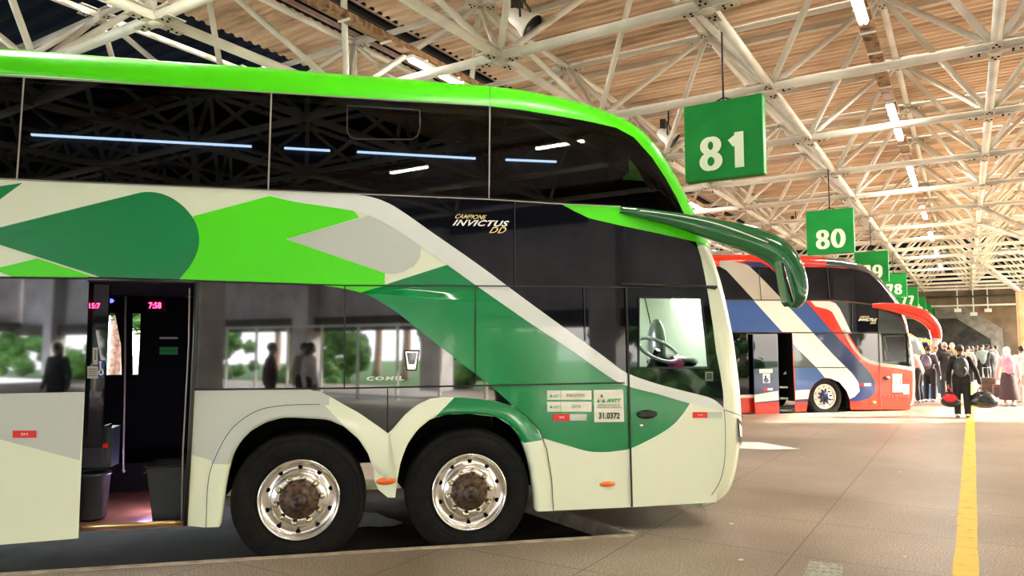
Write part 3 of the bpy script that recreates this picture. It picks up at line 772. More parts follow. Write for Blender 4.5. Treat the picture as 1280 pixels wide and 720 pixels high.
# --- passenger doorway
def wbox(parent, name, s0, s1, i0, i1, z0, z1, m, org=None):
    mb = MB(); vs = [G.flat((a, z), i) for a in (s0, s1) for i in (i0, i1) for z in (z0, z1)]
    mb.add(vs, [(0,1,3,2),(4,6,7,5),(0,4,5,1),(2,3,7,6),(0,2,6,4),(1,5,7,3)], m); return mb.build(name, parent, G.origin)
zfl = G.sz(160, 657)[1]
wbox(bus, 'doorway_floor', -2.9, dr, .05, 2.4, zfl-.04, zfl-.005, M_wood)
mb = MB(); a = G.sz(101,661); b = G.sz(229,654); mb.tube(G.flat((a[0], zfl), .03), G.flat((b[0], zfl), .03), .018, M_sill, n=8); mb.build('door_sill', bus, G.origin)
wbox(bus, 'inner_step', -2.9, dr-.05, 1.4, 2.4, zfl, zfl+.25, M_inner)
mb = MB(); mb.path([atins(245.5,352.5,-.01), atins(244,420,-.01), atins(238,540,-.01), atins(231.5,657,-.01)], .016, M_trim, 8)
mb.path([atins(110,349,-.01), atins(245.5,352.5,-.01)], .018, M_trim, 8); mb.path([atins(237,360,.03), atins(236,430,.03), atins(229,560,.03), atins(227,650,.03)], .006, M_greyline, 8)
mb.build('door_frame', bus, G.origin)
# folded glass door leaf with notices
leaf = MB(); q = [atins(109,352,.1), atins(137,353,.12), atins(131,480,.12), atins(127,560,.12), atins(103,560,.1)]
leaf.prism(q, NV*.03, M_black); leaf = leaf.build('folded_door_leaf', bus, G.origin)
def notice(x0, y0, x1, y1, m, name):
    mb = MB(); q = [atins(x0,y0,.09), atins(x1,y0,.09), atins(x1,y1,.09), atins(x0,y1,.09)]; mb.prism(q, NV*.004, m); return mb
mb = notice(109,458,122.5,473,mat('notice_white',(.6,.62,.62),.5),'n'); 
for k in range(4): mb.prism([atins(111,461+k*2.8,.086),atins(121,461+k*2.8,.086),atins(121,461.8+k*2.8,.086),atins(111,461.8+k*2.8,.086)], NV*.002, M_ink)
mb.build('notice_sticker', leaf, G.origin)
mb = notice(116,434.5,122,456,MATS['notice_white'],'n')
for k in range(5): mb.prism([atins(118,438+k*2.6,.086),atins(120.3,438+k*2.6,.086),atins(120.3,439.4+k*2.6,.086),atins(118,439.4+k*2.6,.086)], NV*.002, M_ink)
mb.build('notice_sticker', leaf, G.origin)
mb = notice(122.8,450.5,130,472,M_navyst,'n')
mb.path([atins(125.5,454,.085), atins(125.7,461,.085), atins(127.8,462,.085), atins(129,467,.085)], .006, M_letter, 6)
mb.path([atins(126.3+2.4*math.cos(a), 465.5+3*math.sin(a), .085) for a in np.linspace(.2,4.4,10)], .005, M_letter, 6); mb.ball(atins(125.5,452.8,.085),(.01,.01,.01),M_letter,8,5)
mb.build('wheelchair_sticker', leaf, G.origin)
# interior wall with clock
def txt_flat(body, quad, ins, m, name, parent, bold=.02):
    uv, fs = text_mesh(body, bold); Q = [np.array(c, float) for c in quad]; mb = MB()
    P = [Q[0]*(1-u)*(1-v)+Q[1]*u*(1-v)+Q[2]*u*v+Q[3]*(1-u)*v for u, v in uv]; mb.add([atins(p[0], p[1], ins) for p in P], fs, m); return mb.build(name, parent, G.origin)
mb = MB(); mb.prism([atins(182,374,1.3),atins(208,374,1.3),atins(208,390,1.3),atins(182,390,1.3)], NV*.05, M_inner); ck = mb.build('clock_display', bus, G.origin)
txt_flat('7:58', qd(186,378,201.5,385.5), 1.29, M_led, 'digits', ck, .01)
mb = MB(); mb.prism([atins(109,376,.12),atins(127,376,.12),atins(127,388,.12),atins(109,388,.12)], NV*.01, M_inner); ck = mb.build('clock_reflection', leaf, G.origin)
txt_flat('15:7', qd(111.5,379,125,385.5), .09, M_led, 'digits', bus, .01)  # reflection of the clock, drawn as glowing digits on the door leaf
mb = MB(); mb.ball(atins(138,376,1.3), (.03,.03,.02), M_bluecab, 10, 6); mb.build('cabin_lamp', bus, G.origin)
mb = MB(); mb.prism([atins(110,353,.06),atins(240,356,.06),atins(240,371,.5),atins(110,368,.5)], Vector((0,0,.02)), M_inner); mb.build('doorway_lintel', bus, G.origin)
# bins and boxes inside the doorway
def bin_(x, ytop, ybot, ins, r, m, name, label):
    mb = MB(); p = atins(x, ybot, ins); q = atins(x, ytop, ins); h = q.z-p.z
    mb.lathe([(.001,0),(r*.8,0),(r*.86,.02),(r,h*.93),(r*1.06,h*.94),(r*1.06,h),(r*.9,h),(r*.85,.05),(.001,.05)], p, (0,0,1), m, 24)
    return tag(mb.build(name, None, p), label, 'bin')
bin_(114, 590, 648, .3, .12, M_bin, 'waste_bin', 'round dark bin standing left inside the doorway of the green coach')
p = atins(217,652,.25); mb = MB(); q = []
for (h, e) in ((0,.12),(.44,.17),(.46,.19)): q.append([p+DV*(a*e)+NV*(b*e)+Vector((0,0,h)) for a, b in ((-1,-1),(1,-1),(1,1),(-1,1))])
for i in range(2): mb.add(q[i]+q[i+1], [(k,(k+1)%4,4+(k+1)%4,4+k) for k in range(4)], M_bin)
mb.add(q[0], [(0,1,2,3)], M_bin); mb.add([v-Vector((0,0,.05)) for v in q[2]], [(0,1,2,3)], M_wood)
tag(mb.build('square_bin', None, p), 'square tapered dark bin standing right inside the doorway of the green coach', 'bin')
mb = MB(); mb.box(atins(115,558,.35), (.34,.2,.3), M_bin, R3); mb.box(atins(134,552,.3), (.02,.16,.26), M_slate, R3); eb = mb.build('ticket_machine', bus, G.origin)
mb = MB(); mb.box(atins(131,557,.22), (.04,.02,.03), M_redr, R3); mb.build('red_button', eb, G.origin)
mb = MB(); mb.path(smooth_pts([atins(104,497,.2), atins(116,500,.2), atins(121,512,.2), atins(121,522,.2)], 5), .012, M_greyline, 8); mb.build('grab_rail', bus, G.origin)
mb = MB(); mb.path(smooth_pts([atins(157,365,.9), atins(156,480,.9), atins(154,580,.9), atins(156,588,.9)], 4), .008, M_greyline, 8); mb.build('grab_rail', bus, G.origin)
for y, m in ((422.5,M_pale),(436,M_logog),(441,M_logog)):
    mb = MB(); mb.box(atins(211,y,1.6), (.16,.02,.02 if y<430 else .035), m, R3); mb.build('cabin_notice', bus, G.origin)
# far-side curtain next to doorway window
mb = MB(); mb.prism([atins(143,388,2.45),atins(165,388,2.45),atins(165,470,2.45),atins(152,470,2.45),atins(151,430,2.45)], NV*.03, M_inner); mb.build('side_curtain', bus, G.origin)
# door courtesy lamp: a real small light over the step
ld = bpy.data.lights.new('step_light', 'POINT'); ld.energy = 3.0; ld.color = (.75,.5,1); ld.shadow_soft_size = .05
lo = bpy.data.objects.new('step_light', ld); COL.objects.link(lo); lo.parent = bus; lo.location = atins(190,600,.5)-G.origin
# mirror
arm, _ = mirror_arm(G, bus, [(775,262,-.01,.012,.03),(800,266,-.05,.03,.045),(850,276,-.10,.05,.07),(900,289,-.16,.06,.105),(940,300,-.2,.07,.125),(972,316,-.22,.085,.135),(988,338,-.22,.11,.125),(994,360,-.22,.12,.105),(993,376,-.22,.1,.085),(990,385,-.22,.03,.03)], M_mgreen, None)
mb = MB(); mb.path(smooth_pts([atins(800,263,-.12),atins(850,270,-.18),(atins(900,281,-.25)),atins(960,303,-.3)],5), .006, M_letter, 6); mb.build('mirror_trim', arm, G.origin)
mb = MB()
P = [(979,326),(984,322),(990,338),(995,358),(998,372),(996,380),(992,383),(988,378),(984,358)]
mb.prism([atins(x-3, y, -.355) for x, y in P], NV*.1, M_mgreen); mb.build('mirror_housing', arm, G.origin)
mb = MB(); mb.prism([atins(x, y, -.362) for x, y in ((978,328),(982,334),(989,360),(993,376),(990,378),(985,362),(979,340))], NV*.01, M_black)
mb.path([atins(x, y, -.37) for x, y in ((980,332),(986,354),(992,376))], .005, M_chrome, 6); mb.build('mirror_glass', arm, G.origin)
# underside wheel behind arches on the far side
for x, y in ((374,620),(587,610)):
    a = G.sz(x, y)[0]; c = G.flat((a, .4), G.W-.05); mb = MB()
    mb.lathe([(.3,.0),(.5,.0),(.52,-.04),(.52,-.26),(.5,-.3),(.3,-.3),(.1,-.15)], c, NV, M_rubber, 40); mb.build('wheel', bus, G.origin)
for side in (0, 1):
    c = G.flat((-6.9, .4), G.W-.05 if side else .06); mb = MB(); mb.lathe([(.001,-.06),(.3,-.04),(.3,.0),(.5,.0),(.52,-.04),(.52,-.5),(.5,-.54),(.3,-.54)], c, NV if side else -NV, M_rubber, 40); mb.build('wheel', bus, G.origin)

# ================================================================== RED COACH
SIL2 = [(893,321.5),(940,321),(1000,321.8),(1035,324),(1066,329),(1086.7,336),(1103,350),(1116.7,366.7),(1126.7,381),(1133,396.7),(1138,416.7),(1143,443),(1145.7,466.7),(1146,490),(1144,505),(1137,511),(1125,512)]
Rc = Coach(15.61, SIL2, -2.5)
red = empty('double_decker_bus', Rc.origin, 'red double-decker coach with blue and white diagonal bands and orange mirror, beyond the green one', 'bus')
ARCH = [(1063.4,512),(1061.6,497.5),(1058,488.5),(1049,477.7),(1038,473),(1027,473),(1018,479.5),(1012.8,488.5),(1010,501),(1008,514)]
bot2 = [(1125,512),(1100,512)]+ARCH+[(994,514.5),(990,416.5),(941,416),(943,516),(893,518)]
Rc.far_holes = [(12.95, 13.75, 1.2, 1.9)]
DRV2 = [(1103,420.5),(1129.5,419.5),(1131.5,451.5),(1105,451.5)]
s_back = -2.5
def rmat(i, k):
    p = Rc.P[i]
    if p[1] > 2.0: return M_redp if p[0] < Rc.sz(1030,330)[0] else M_slate
    return M_redp if k < 11 else M_black
shell(Rc, red, bot2, [DRV2], M_redp, rmat)
front_panel(Rc, red, 'upper_windscreen', 2.75, 3.5, M_black, .98); front_panel(Rc, red, 'windscreen', 1.1, 2.4, M_clear, 1.0)
lv = MB()
def r_(px, m, layer=1, k=0): Rc.sheet(lv, Rc.px(px), m, layer)
zt = Rc.sz(903,335)[1]; zb_ = Rc.sz(903,375)[1]; zc_ = Rc.sz(903,415)[1]
Rc.sheet(lv, [(s_back+.35,zt)]+Rc.px([(903,333.5),(1033,334),(1066,336),(1086,342),(1100,354),(1113,370),(1121,384),(1090,380),(1060,376.5),(1040,375.3),(903,375)])+[(s_back+.35,zb_)], M_glass, 1)
r_([(1033,325),(1040,320),(1070,326),(1095,336),(1112,352),(1128,375),(1140,400),(1146,430),(1140,432),(1134,404),(1124,384),(1113,368),(1100,352.5),(1086,341),(1066,335),(1033,333.5)], M_slate, 2)
Rc.sheet(lv, [(s_back+.35,zb_)]+Rc.px([(903,375),(1012,376.5),(1041,415.2),(903,415)])+[(s_back+.35,zc_)], M_blue, 1)
r_([(899,326),(917,326.5),(935,331.7),(944,339.8),(961,357),(978.5,375.4),(942.4,375.2),(908,338),(899,333)], M_beige, 3)
r_([(935,331.7),(928,326.5),(950,327.5),(962,333),(944,334)], M_blue_d, 3)
r_([(961,333),(964,333),(1009,377),(1006,377)], M_redp, 3)
r_([(942,375.8),(978.5,375.8),(1015.5,415.3),(977.6,415)], M_whitep, 3)
r_([(1008,377),(1014,376),(1019,383),(1034,386.5),(1040,390),(1054,416),(1041,416)], M_redp, 3)
r_([(1013,376.3),(1036.7,376.5),(1044,379),(1049,385),(1055,397),(1064,417),(1054,416),(1040,390),(1034,386.5),(1019,383)], M_whitep, 4)
r_([(1036.7,376.5),(1060,377),(1063,416),(1055,397),(1049,385),(1044,379)], M_slate, 2)
Rc.sheet(lv, [Rc.px([(1060,376.8),(1090,380),(1121,384),(1128,390),(1136,408),(1142,440),(1143.5,460),(1132,459.5),(1112,456.5),(1098,454),(1085,450),(1075,441.7),(1066.7,428),(1058,412)]), Rc.px(DRV2)], M_black, 1)
r_([(1097,381.5),(1122,385),(1129,392),(1136,410),(1137,416.5),(1098,416)], M_slate, 3)
# lower deck bands
r_([(990,416),(1016,416),(1040,442),(1065,466.7),(1073,478),(1074.5,489),(1068,496),(1062,498.5),(1061.6,497.5),(1058,488.5),(1049,477.7),(1038,473),(1031,472),(1020,459),(991,430)], M_whitep, 2)
r_([(1015.5,415.2),(1041,415.5),(1056.7,431.7),(1073,450),(1088,466.7),(1094,478),(1094.5,489),(1087,498),(1075,501.5),(1062.5,501.5),(1062,498.5),(1068,496),(1074.5,489),(1073,478),(1065,466.7),(1040,442)], M_blue_d, 2)
r_([(991,430),(1020,459),(993.5,459)], M_slate, 2)
r_([(993.5,459),(1020.5,459),(1031,472),(1027,473),(1018,479.5),(1012.8,487),(994,488)], M_blue, 2)
r_([(994,488),(1012.5,486.5),(1010,498.5),(994.2,499.5)], M_whitep, 2); r_([(994.2,499.5),(1010,498.5),(1010,502),(994.3,503)], M_blue_d, 2)
Rc.sheet(lv, [(s_back+.35,zc_)]+Rc.px([(903,415),(941,416),(942,493),(903,494)])+[(s_back+.35,Rc.sz(903,494)[1])], M_glass, 1)
r_([(903,494),(942,493.5),(942,497),(903,498)], M_whitep, 2)
Rc.stroke(lv, Rc.px([(1054,412),(1060,424),(1068,437),(1077,447),(1087,452.5),(1099,455.5),(1120,458),(1143,461.5)]), .085, M_beige, 5)
lv.build('livery_graphics', red, Rc.origin)
sm = MB()
for px in ([(903,375),(1040,375.3),(1121,384.5)],[(903,415.3),(1064,416),(1138,417)],[(1098,416),(1099,455),(1101,511.5)],[(1065,377),(1065,415)],[(991,416),(1063,416)],[(948,336),(951,375)],[(1033,333),(1037,375.5)],[(991,459),(1057,459.5)],[(1097.5,380),(1097.5,416)]):
    Rc.stroke(sm, Rc.px(px), .022, M_seam, 8)
sm.build('body_seams', red, Rc.origin)
mb = MB(); Rc.stroke(mb, Rc.px([(1105,422),(1111,451)]), .05, M_trim, 9); Rc.stroke(mb, Rc.px(DRV2+[DRV2[0]]), .04, M_trim, 8); mb.build('driver_window_frame', red, Rc.origin)
mb = MB(); Rc.sheet(mb, Rc.px(DRV2), M_clear, 1); mb.build('driver_window_glass', red, Rc.origin)
def rat(x, y, ins):
    r = ray(x, y); t = (Rc.D+ins)/(r @ np.array(NV)); p = r*t; return Vector((p[0], p[1], p[2]+CZ))
mb = MB(); n = 12; P = [(rat(1101+3*k, 417, .3+.05*(k%2)), rat(1101+3*k, 455, .3+.05*(k%2))) for k in range(n+1)]
mb.add([p for a in P for p in a], [(2*i,2*i+1,2*i+3,2*i+2) for i in range(n)], M_curtain, True); mb.build('cab_curtain', red, Rc.origin)
rl = bpy.data.lights.new('cab_fill', 'POINT'); rl.energy = 22; rl.color = (1,1,.95); rl.shadow_soft_size = .1  # fill light added inside the red cab so its window reads bright
ro_ = bpy.data.objects.new('cab_fill', rl); COL.objects.link(ro_); ro_.parent = red; ro_.location = rat(1116,430,1.3)-Rc.origin
w = MB(); Rc.write(w, 'CAMPIONE', [(1074,397.2),(1086,397.2),(1086,395),(1074,395)], M_gold, .01, .3, 10); Rc.write(w, 'INVICTUS', [(1072,401.3),(1095,401.6),(1096,397.9),(1073,397.8)], M_letter, .03, .35, 10); Rc.write(w, 'DD', [(1087,405),(1094,405),(1094.5,402.3),(1087.5,402.3)], M_gold, .01, .3, 10)
w.build('model_lettering', red, Rc.origin)
w = MB(); Rc.write(w, '4219002', [(1103.5,497.5),(1137,496.8),(1137,492.5),(1103.5,493)], mat('dull_red_ink',(.25,.02,.008),.5), .03, 0, 6, 1.1); w.build('fleet_number', red, Rc.origin)
w = MB(); Rc.sheet(w, Rc.px(rect(1115.5,467.5,1127,481)), M_white, 4); Rc.sheet(w, Rc.px(rect(1115.5,480.5,1136,490)), M_white, 4); Rc.sheet(w, Rc.px(rect(1129,490,1136,493)), M_white, 4)
Rc.write(w, 'ANTT', qd(1117,470,1125,474), M_logog, .02, 0, 6); Rc.write(w, '0214', qd(1116.5,475.5,1126,480), M_ink, .02, 0, 6); Rc.write(w, 'CONVENC', qd(1120,485,1133,488), M_ink, .02, 0, 6)
w.build('licence_sticker', red, Rc.origin)
for a, b in (((1074.5,479,1080,482.5),(1080,479,1088.5,482.5)),):
    w = MB(); Rc.sheet(w, Rc.px(rect(*a)), M_redr, 5); Rc.sheet(w, Rc.px(rect(*b)), M_whitep, 5); w.build('reflector_tape', red, Rc.origin)
w = MB(); Rc.write(w, 'ARTICO', [(1079,458.5),(1088,459.5),(1088,457),(1079,456)], M_letter, .02, 0, 6); bpy.data.meshes  # small script on the flank
mb = MB(); c = Rc.flat(Rc.sz(1108,472.5), -.01); mb.ball(c, (.1,.03,.05), M_trim, 12, 8, R3); mb.build('door_handle', red, Rc.origin)
mb = MB(); c = Rc.flat(Rc.sz(1091,503), -.01); mb.ball(c, (.08,.03,.04), M_orange, 12, 8, R3); mb.build('side_marker_lamp', red, Rc.origin)
wheel(Rc, red, 1031, 501.5, .5, 'painted')
for sd, ss in ((1, 11.4),(1, 1.6),(0,1.6)):
    c = Rc.flat((ss, .38), Rc.W-.05 if sd else .06); mb = MB(); mb.lathe([(.001,-.06),(.3,-.04),(.3,.0),(.48,.0),(.5,-.04),(.5,-.3),(.3,-.34)], c, NV if sd else -NV, M_rubber, 36); mb.build('wheel', red, Rc.origin)
mb = MB()
def bxr(s0, s1, i0, i1, z0, z1, m=M_dark):
    vs = [Rc.flat((a, z), i) for a in (s0, s1) for i in (i0, i1) for z in (z0, z1)]
    mb.add(vs, [(0,1,3,2),(4,6,7,5),(0,4,5,1),(2,3,7,6),(0,2,6,4),(1,5,7,3)], m)
sd0 = Rc.sz(942,500)[0]; sd1 = Rc.sz(993,500)[0]
bxr(s_back+.1, 13.4, .1, 2.5, 2.1, 2.14, M_inner); bxr(s_back+.1, sd0, .03, .08, .3, 2.1, M_inner); bxr(sd0-.05, sd0, .03, 2.5, .3, 2.1, M_inner); bxr(sd1, sd1+.05, .03, 2.5, .3, 2.1, M_inner)
bxr(sd1+.05, 13.2, .05, .1, 1.15, 2.0, M_inner) if False else None
bxr(sd1+.05, 14.0, .04, 2.5, 1.0, 1.05); bxr(sd1+.1, 11.9, .45, 2.1, .5, 1.0); bxr(12.05, 13.9, .06, 2.5, .1, .15); bxr(12.05, 12.1, .05, 2.5, .1, 1.0); bxr(12.8, 12.84, .05, 2.5, 1.0, 2.1, M_inner); bxr(s_back+.1, sd0, .05, 2.5, .2, .25); bxr(sd0, sd1, .9, .95, .1, 2.1, M_inner)
mb.build('inner_frame', red, Rc.origin)
# sliding plug door standing proud of the flank, open
dr_ = MB()
def rq(x0, y0, x1, y1): return [rat(x0,y0,-.12), rat(x1,y0,-.12), rat(x1,y1,-.12), rat(x0,y1,-.12)]
def rp(px, m, k=0, d=.03): dr_.prism([rat(x, y, -.12-k*.004) for x, y in px], NV*d, m)
rp([(941,417.5),(972,417.5),(974.5,516.5),(944,520)], M_blue_d)
rp([(942,418.5),(971,418.5),(972,459),(942.5,461)], M_glass, 1, .003)
rp([(943,493.5),(973,488.5),(973.5,500),(943.5,503)], M_whitep, 1, .003); rp([(943.5,504),(973.5,502),(974,516.5),(944.3,519.5)], M_redp, 1, .003)
rp([(949,461.5),(965.5,461),(965.7,466),(949.3,466.5)], M_white, 2, .003); rp([(953.5,467),(962.5,466.7),(962.7,478.5),(953.7,479)], M_whitep, 2, .003)
rp([(954.3,485.5),(959.5,485.3),(959.6,488.2),(954.4,488.6)], M_redr, 2, .003); rp([(959.5,485.3),(966,485),(966,488),(959.6,488.2)], M_whitep, 2, .003)
rp([(969,449),(974.5,452),(974.5,440),(966,417.5),(961,417.5)], M_beige, 2, .003) if False else None
dr_ = dr_.build('passenger_door', red, Rc.origin)
w = MB(); w.path([rat(x, y, -.135) for x, y in ((957,469.5),(957.3,473.5),(959.3,474),(960.3,476.8))], .02, M_navyst, 6); w.path([rat(957.8+1.9*math.cos(a), 475.3+2*math.sin(a), -.135) for a in np.linspace(.2,4.4,10)], .016, M_navyst, 6); w.build('wheelchair_sticker', dr_, Rc.origin)
for k, (y, x0, x1) in enumerate(((483,975,991),(497,976,990),(512,977,990))):
    a = rat(x0, y, .25+.0*k); b = rat(x1, y, .25); mb = MB(); mb.prism([a, b, b+NV*.6, a+NV*.6], Vector((0,0,-.04)), M_pale); mb.build('door_step', red, Rc.origin)
mb = MB(); mb.prism([rat(984,463,.3),rat(989,461,.3),rat(989,468,.3),rat(980,468,.3)], NV*.05, M_whitep); mb.build('paper_bag', red, Rc.origin)
mb = MB(); mb.prism([rat(979,419,.4),rat(988,419,.4),rat(985,437,.4),(rat(981,430,.4))], NV*.05, mat('teal_cloth',(.1,.4,.5),.7)); mb.build('door_curtain', red, Rc.origin)
# orange-red mirror arm
arm, _ = mirror_arm(Rc, red, [(1090,382,-.01,.02,.05),(1105,383,-.08,.07,.09),(1125,386,-.14,.1,.13),(1143,391,-.2,.12,.16),(1158,398,-.24,.13,.17),(1167,408,-.24,.14,.15),(1170,418,-.24,.14,.13),(1170.5,428,-.24,.12,.1)], M_redp, None)
mb = MB(); mb.path([rat(1170,424,-.26), rat(1167.5,433,-.26)], [(.12,.09),(.08,.06)], M_whitep, 12); mb.build('mirror_tip', arm, Rc.origin)

# ================================================================== far coaches
def far_coach(x, y, L, H, main, brow, label):
    o = Vector((x, y, -.12)); root = empty('coach', o, label, 'bus')
    def P(s, i, z): return o + DV*s + NV*i + Vector((0,0,z))
    prof = [(-L,.35),(-L,H-.1),(-L+.3,H),(-1.3,H),(-.7,H-.12),(-.35,H-.5),(-.12,H*.6),(0,H*.42),(0,.7),(-.1,.35)]
    mb = MB(); mb.prism([P(s,0,z) for s, z in prof], NV*2.5, main)
    mb.build('body_shell', root, o)
    mb = MB(); g = [(-.72,H-.2),(-.4,H-.52),(-.16,H*.62),(-.03,H*.45)]
    rows = [P(s+.03,i,z+.01) for s, z in g for i in (.12,2.38)]; mb.add(rows, [(2*k,2*k+1,2*k+3,2*k+2) for k in range(3)], M_glass); mb.build('windscreen', root, o)
    mb = MB(); mb.prism([P(s,-.01,z) for s, z in ((-L+.3,H*.5),(-L+.3,H*.86),(-.9,H*.86),(-.5,H*.72),(-.3,H*.5))], -NV*.01, M_glass); mb.build('side_window', root, o)
    mb = MB(); mb.path(smooth_pts([P(-.9,.3,H+.02),P(-.45,.35,H-.28),P(-.4,1.25,H-.2),P(-.45,2.15,H-.28),P(-.9,2.2,H+.02)],4), .11, brow, 8); mb.build('windscreen_visor', root, o)
    for s in (-1.9,-L+2.4):
        for i in (0.02, 2.48):
            mb = MB(); mb.lathe([(.001,.03),(.28,.03),(.3,-.0),(.48,0),(.5,-.04),(.5,-.28),(.001,-.28)], P(s,i,.5), -NV if i < 1 else NV, M_rubber, 24); mb.build('wheel', root, o)
    for i in (-.1, 2.6):
        mb = MB(); mb.path(smooth_pts([P(-.5,i*.9+.1,H-.3),P(.1,i,H-.35),P(.35,i,H-.9)],4), .07, brow, 8); mb.build('mirror_arm', root, o)
    for i in (.4, 2.1):
        mb = MB(); mb.ball(P(.0,i,.85), (.08,.18,.1), M_white, 10, 6, R3); mb.build('headlamp', root, o)
    return root
M_lblue = mat('pale_blue_paint', (.35,.5,.75), .3, coat=.4); M_amber = mat('amber_paint', (.85,.42,.02), .3, coat=.4); M_lime2 = mat('pale_lime_paint', (.6,.72,.35), .4)
far_coach(-2.35, 42.5, 10, 2.45, M_lblue, M_lblue, 'pale blue coach with curved visor, just past the nose of the red coach')
far_coach(-2.0, 50, 10, 2.4, M_amber, M_amber, 'amber yellow coach showing its visor beyond the pale blue one')
far_coach(-1.6, 57, 10, 2.3, M_blue_d, M_blue, 'dark blue coach, last of the parked row beneath the receding signs')

# ================================================================== ground, kerbs, markings
C0 = Vector((-2.5, 5.94, 0)); e = MB()
def lp(nd, s): return DV*s+NV*nd
poly = [Vector((14,-14,0)), Vector((14,100,0))]
pts = []
pitch = 4.8
for k in range(-1, 9):
    nd = 5.95+pitch*k; bk = 2.2 if k == 1 else 0; Ck = lp(nd, 2.43-bk+pitch*k)
    Ek = lp(nd+3.1, 2.43-1.17-bk+pitch*k)
    pts += [lp(nd, -16+pitch*k), Ck, Ek, lp(nd+3.1, -16+pitch*k)]
pts = pts[0:]
poly = [Vector((14,-24,0))] + [Vector((-14,-24,0))] + pts + [Vector((-14,100,0)) , Vector((14,100,0))]
mb = MB(); tri = tessellate_polygon([poly]); mb.add(poly, [tuple(t) for t in tri], M_floor)
n = len(poly)
for i in range(n):
    a = poly[i]; b = poly[(i+1)%n]; mb.add([a, b, b-Vector((0,0,.16)), a-Vector((0,0,.16))], [(0,1,2,3)], M_kerb)
fl = mb.build('floor', recalc=False); tag(fl, 'grey brown speckled concrete platform floor with faint joints', kind='structure')
mb = MB(); g = -.12; mb.add([(-60,-30,g),(14,-30,g),(14,110,g),(-60,110,g)], [(0,1,2,3)], M_lane); tag(mb.build('lane', recalc=False), 'dark stained bus lane below the platform edge', kind='structure')
# pale kerb edges
j = 0
for k in range(0, 4):
    nd = 5.95+pitch*k
    bk = 2.2 if k == 1 else 0; a = lp(nd, -12+pitch*k); b = lp(nd, 2.43-bk+pitch*k); c = lp(nd+3.1, 1.26-bk+pitch*k)
    for (p, q) in ((a, b), (b, c)):
        j += 1; t = (q-p).normalized(); nn = Vector((-t.y, t.x, 0)); mb = MB()
        mb.prism([p+Vector((0,0,.004)), q+Vector((0,0,.004)), q+nn*-.07+Vector((0,0,.004)), p+nn*-.07+Vector((0,0,.004))], (0,0,-.12), M_kerb)
        tag(mb.build('trim_%d'%j), 'pale worn kerb edging of a bus bay', kind='structure')
mb = MB(); R_ = random.Random(3); L = []; Q = []
for i in range(300):
    y = -6+i*.35; x = -.07+(y-6)*.0075*.9; wv = .077+R_.uniform(-.004,.004); L.append((x-wv, y, .003)); Q.append((x+wv, y, .003))
m_ = len(L); mb.add(L+Q, [(i, i+1, m_+i+1, m_+i) for i in range(m_-1)], M_yellow); tag(mb.build('yellow_floor_line'), 'long worn yellow line painted down the platform', 'floor marking', kind='thing')
mb = MB(); mb.prism([atz(918,552.5,.006), atz(950,553,.006), atz(985,559,.006), atz(1000,561.5,.006), atz(960,562,.006), atz(918,560,.006)], (0,0,.004), mat('sun_patch_white', (.92,.92,.88), .6))  # sunlit patch of floor, painted in as a white wedge
tag(mb.build('painted_sun_patch'), 'white wedge of sunlight painted on the floor right of the green coach nose', 'floor marking')
mb = MB(); rr = random.Random(11); c = atz(457,651,-.115); nu = 16; vs = [c+Vector((0,0,.05))]
for j in range(1,5):
    for i in range(nu):
        q = 2*PI*i/nu; rad = (.07*j)*(1+.25*math.sin(3*q+1)+.12*rr.random()); vs.append(c+Vector((math.cos(q)*rad*1.1, math.sin(q)*rad, max(.004, .05-.012*j+rr.uniform(-.015,.02)) if j < 4 else .0)))
mb.add(vs, [(0,1+i,1+(i+1)%nu) for i in range(nu)]+[(1+(j-1)*nu+i, 1+j*nu+i, 1+j*nu+(i+1)%nu, 1+(j-1)*nu+(i+1)%nu) for j in range(1,4) for i in range(nu)], mat('light_patch_white', (.9,.92,.98), .4), True)  # bright patch of light on the lane, modelled as a crumpled white sheet
tag(mb.build('light_patch_sheet', None, c), 'crumpled white sheet in place of the patch of light on the dark lane between the two front wheels', 'litter')
# drain plate
mb = MB(); q = [atz(1012,702,.006), atz(1054,706,.006), atz(1052,724,.006), atz(1003,722,.006)]; mb.prism(q, (0,0,.004), M_plate)
for i in range(4):
    for jx in range(5):
        u = (jx+.5)/5; v = (i+.5)/4; p = q[0].lerp(q[1], u).lerp(q[3].lerp(q[2], u), v); mb.box(p+Vector((0,0,.005)), (.03,.008,.004), M_plate, Matrix.Rotation((i+jx)%2*PI/2+.6, 3, 'Z'))
tag(mb.build('drain_cover'), 'square grey metal drain cover set in the floor beside the yellow line', 'drain cover')
# litter flecks
for i, (x, y) in enumerate(((914,655),(926,700),(1124,590),(1155,583),(1165,598),(1190,644),(1132,696),(1233,633),(1002,571),(780,663))):
    p = atz(x, y, .004); mb = MB(); a = R_.uniform(0, 3); s_ = .022 if i < 2 else .014
    mb.prism([p+Vector((math.cos(a+q)*s_*f, math.sin(a+q)*s_*.6*f, 0)) for q, f in ((0,1),(1.2,.8),(2.5,1.1),(3.6,.7),(5,1))], (0,0,.006), M_white)
    tag(mb.build('paper_scrap'), ['small white paper scrap near the shadow under the green coach nose','white scrap on the near floor, lowest towards the coach','tiny white scrap in mid floor, nearest the drain cover line','tiny white scrap in mid floor between coach nose and yellow line','tiny white scrap just above the middle of the floor','tiny white scrap hard against the left of the yellow line','tiny white scrap between drain cover and yellow line','tiny white scrap to the right of the yellow line','tiny white scrap on the floor in front of the red coach wheel','small pale chip at the corner of the kerb'][i], 'litter')

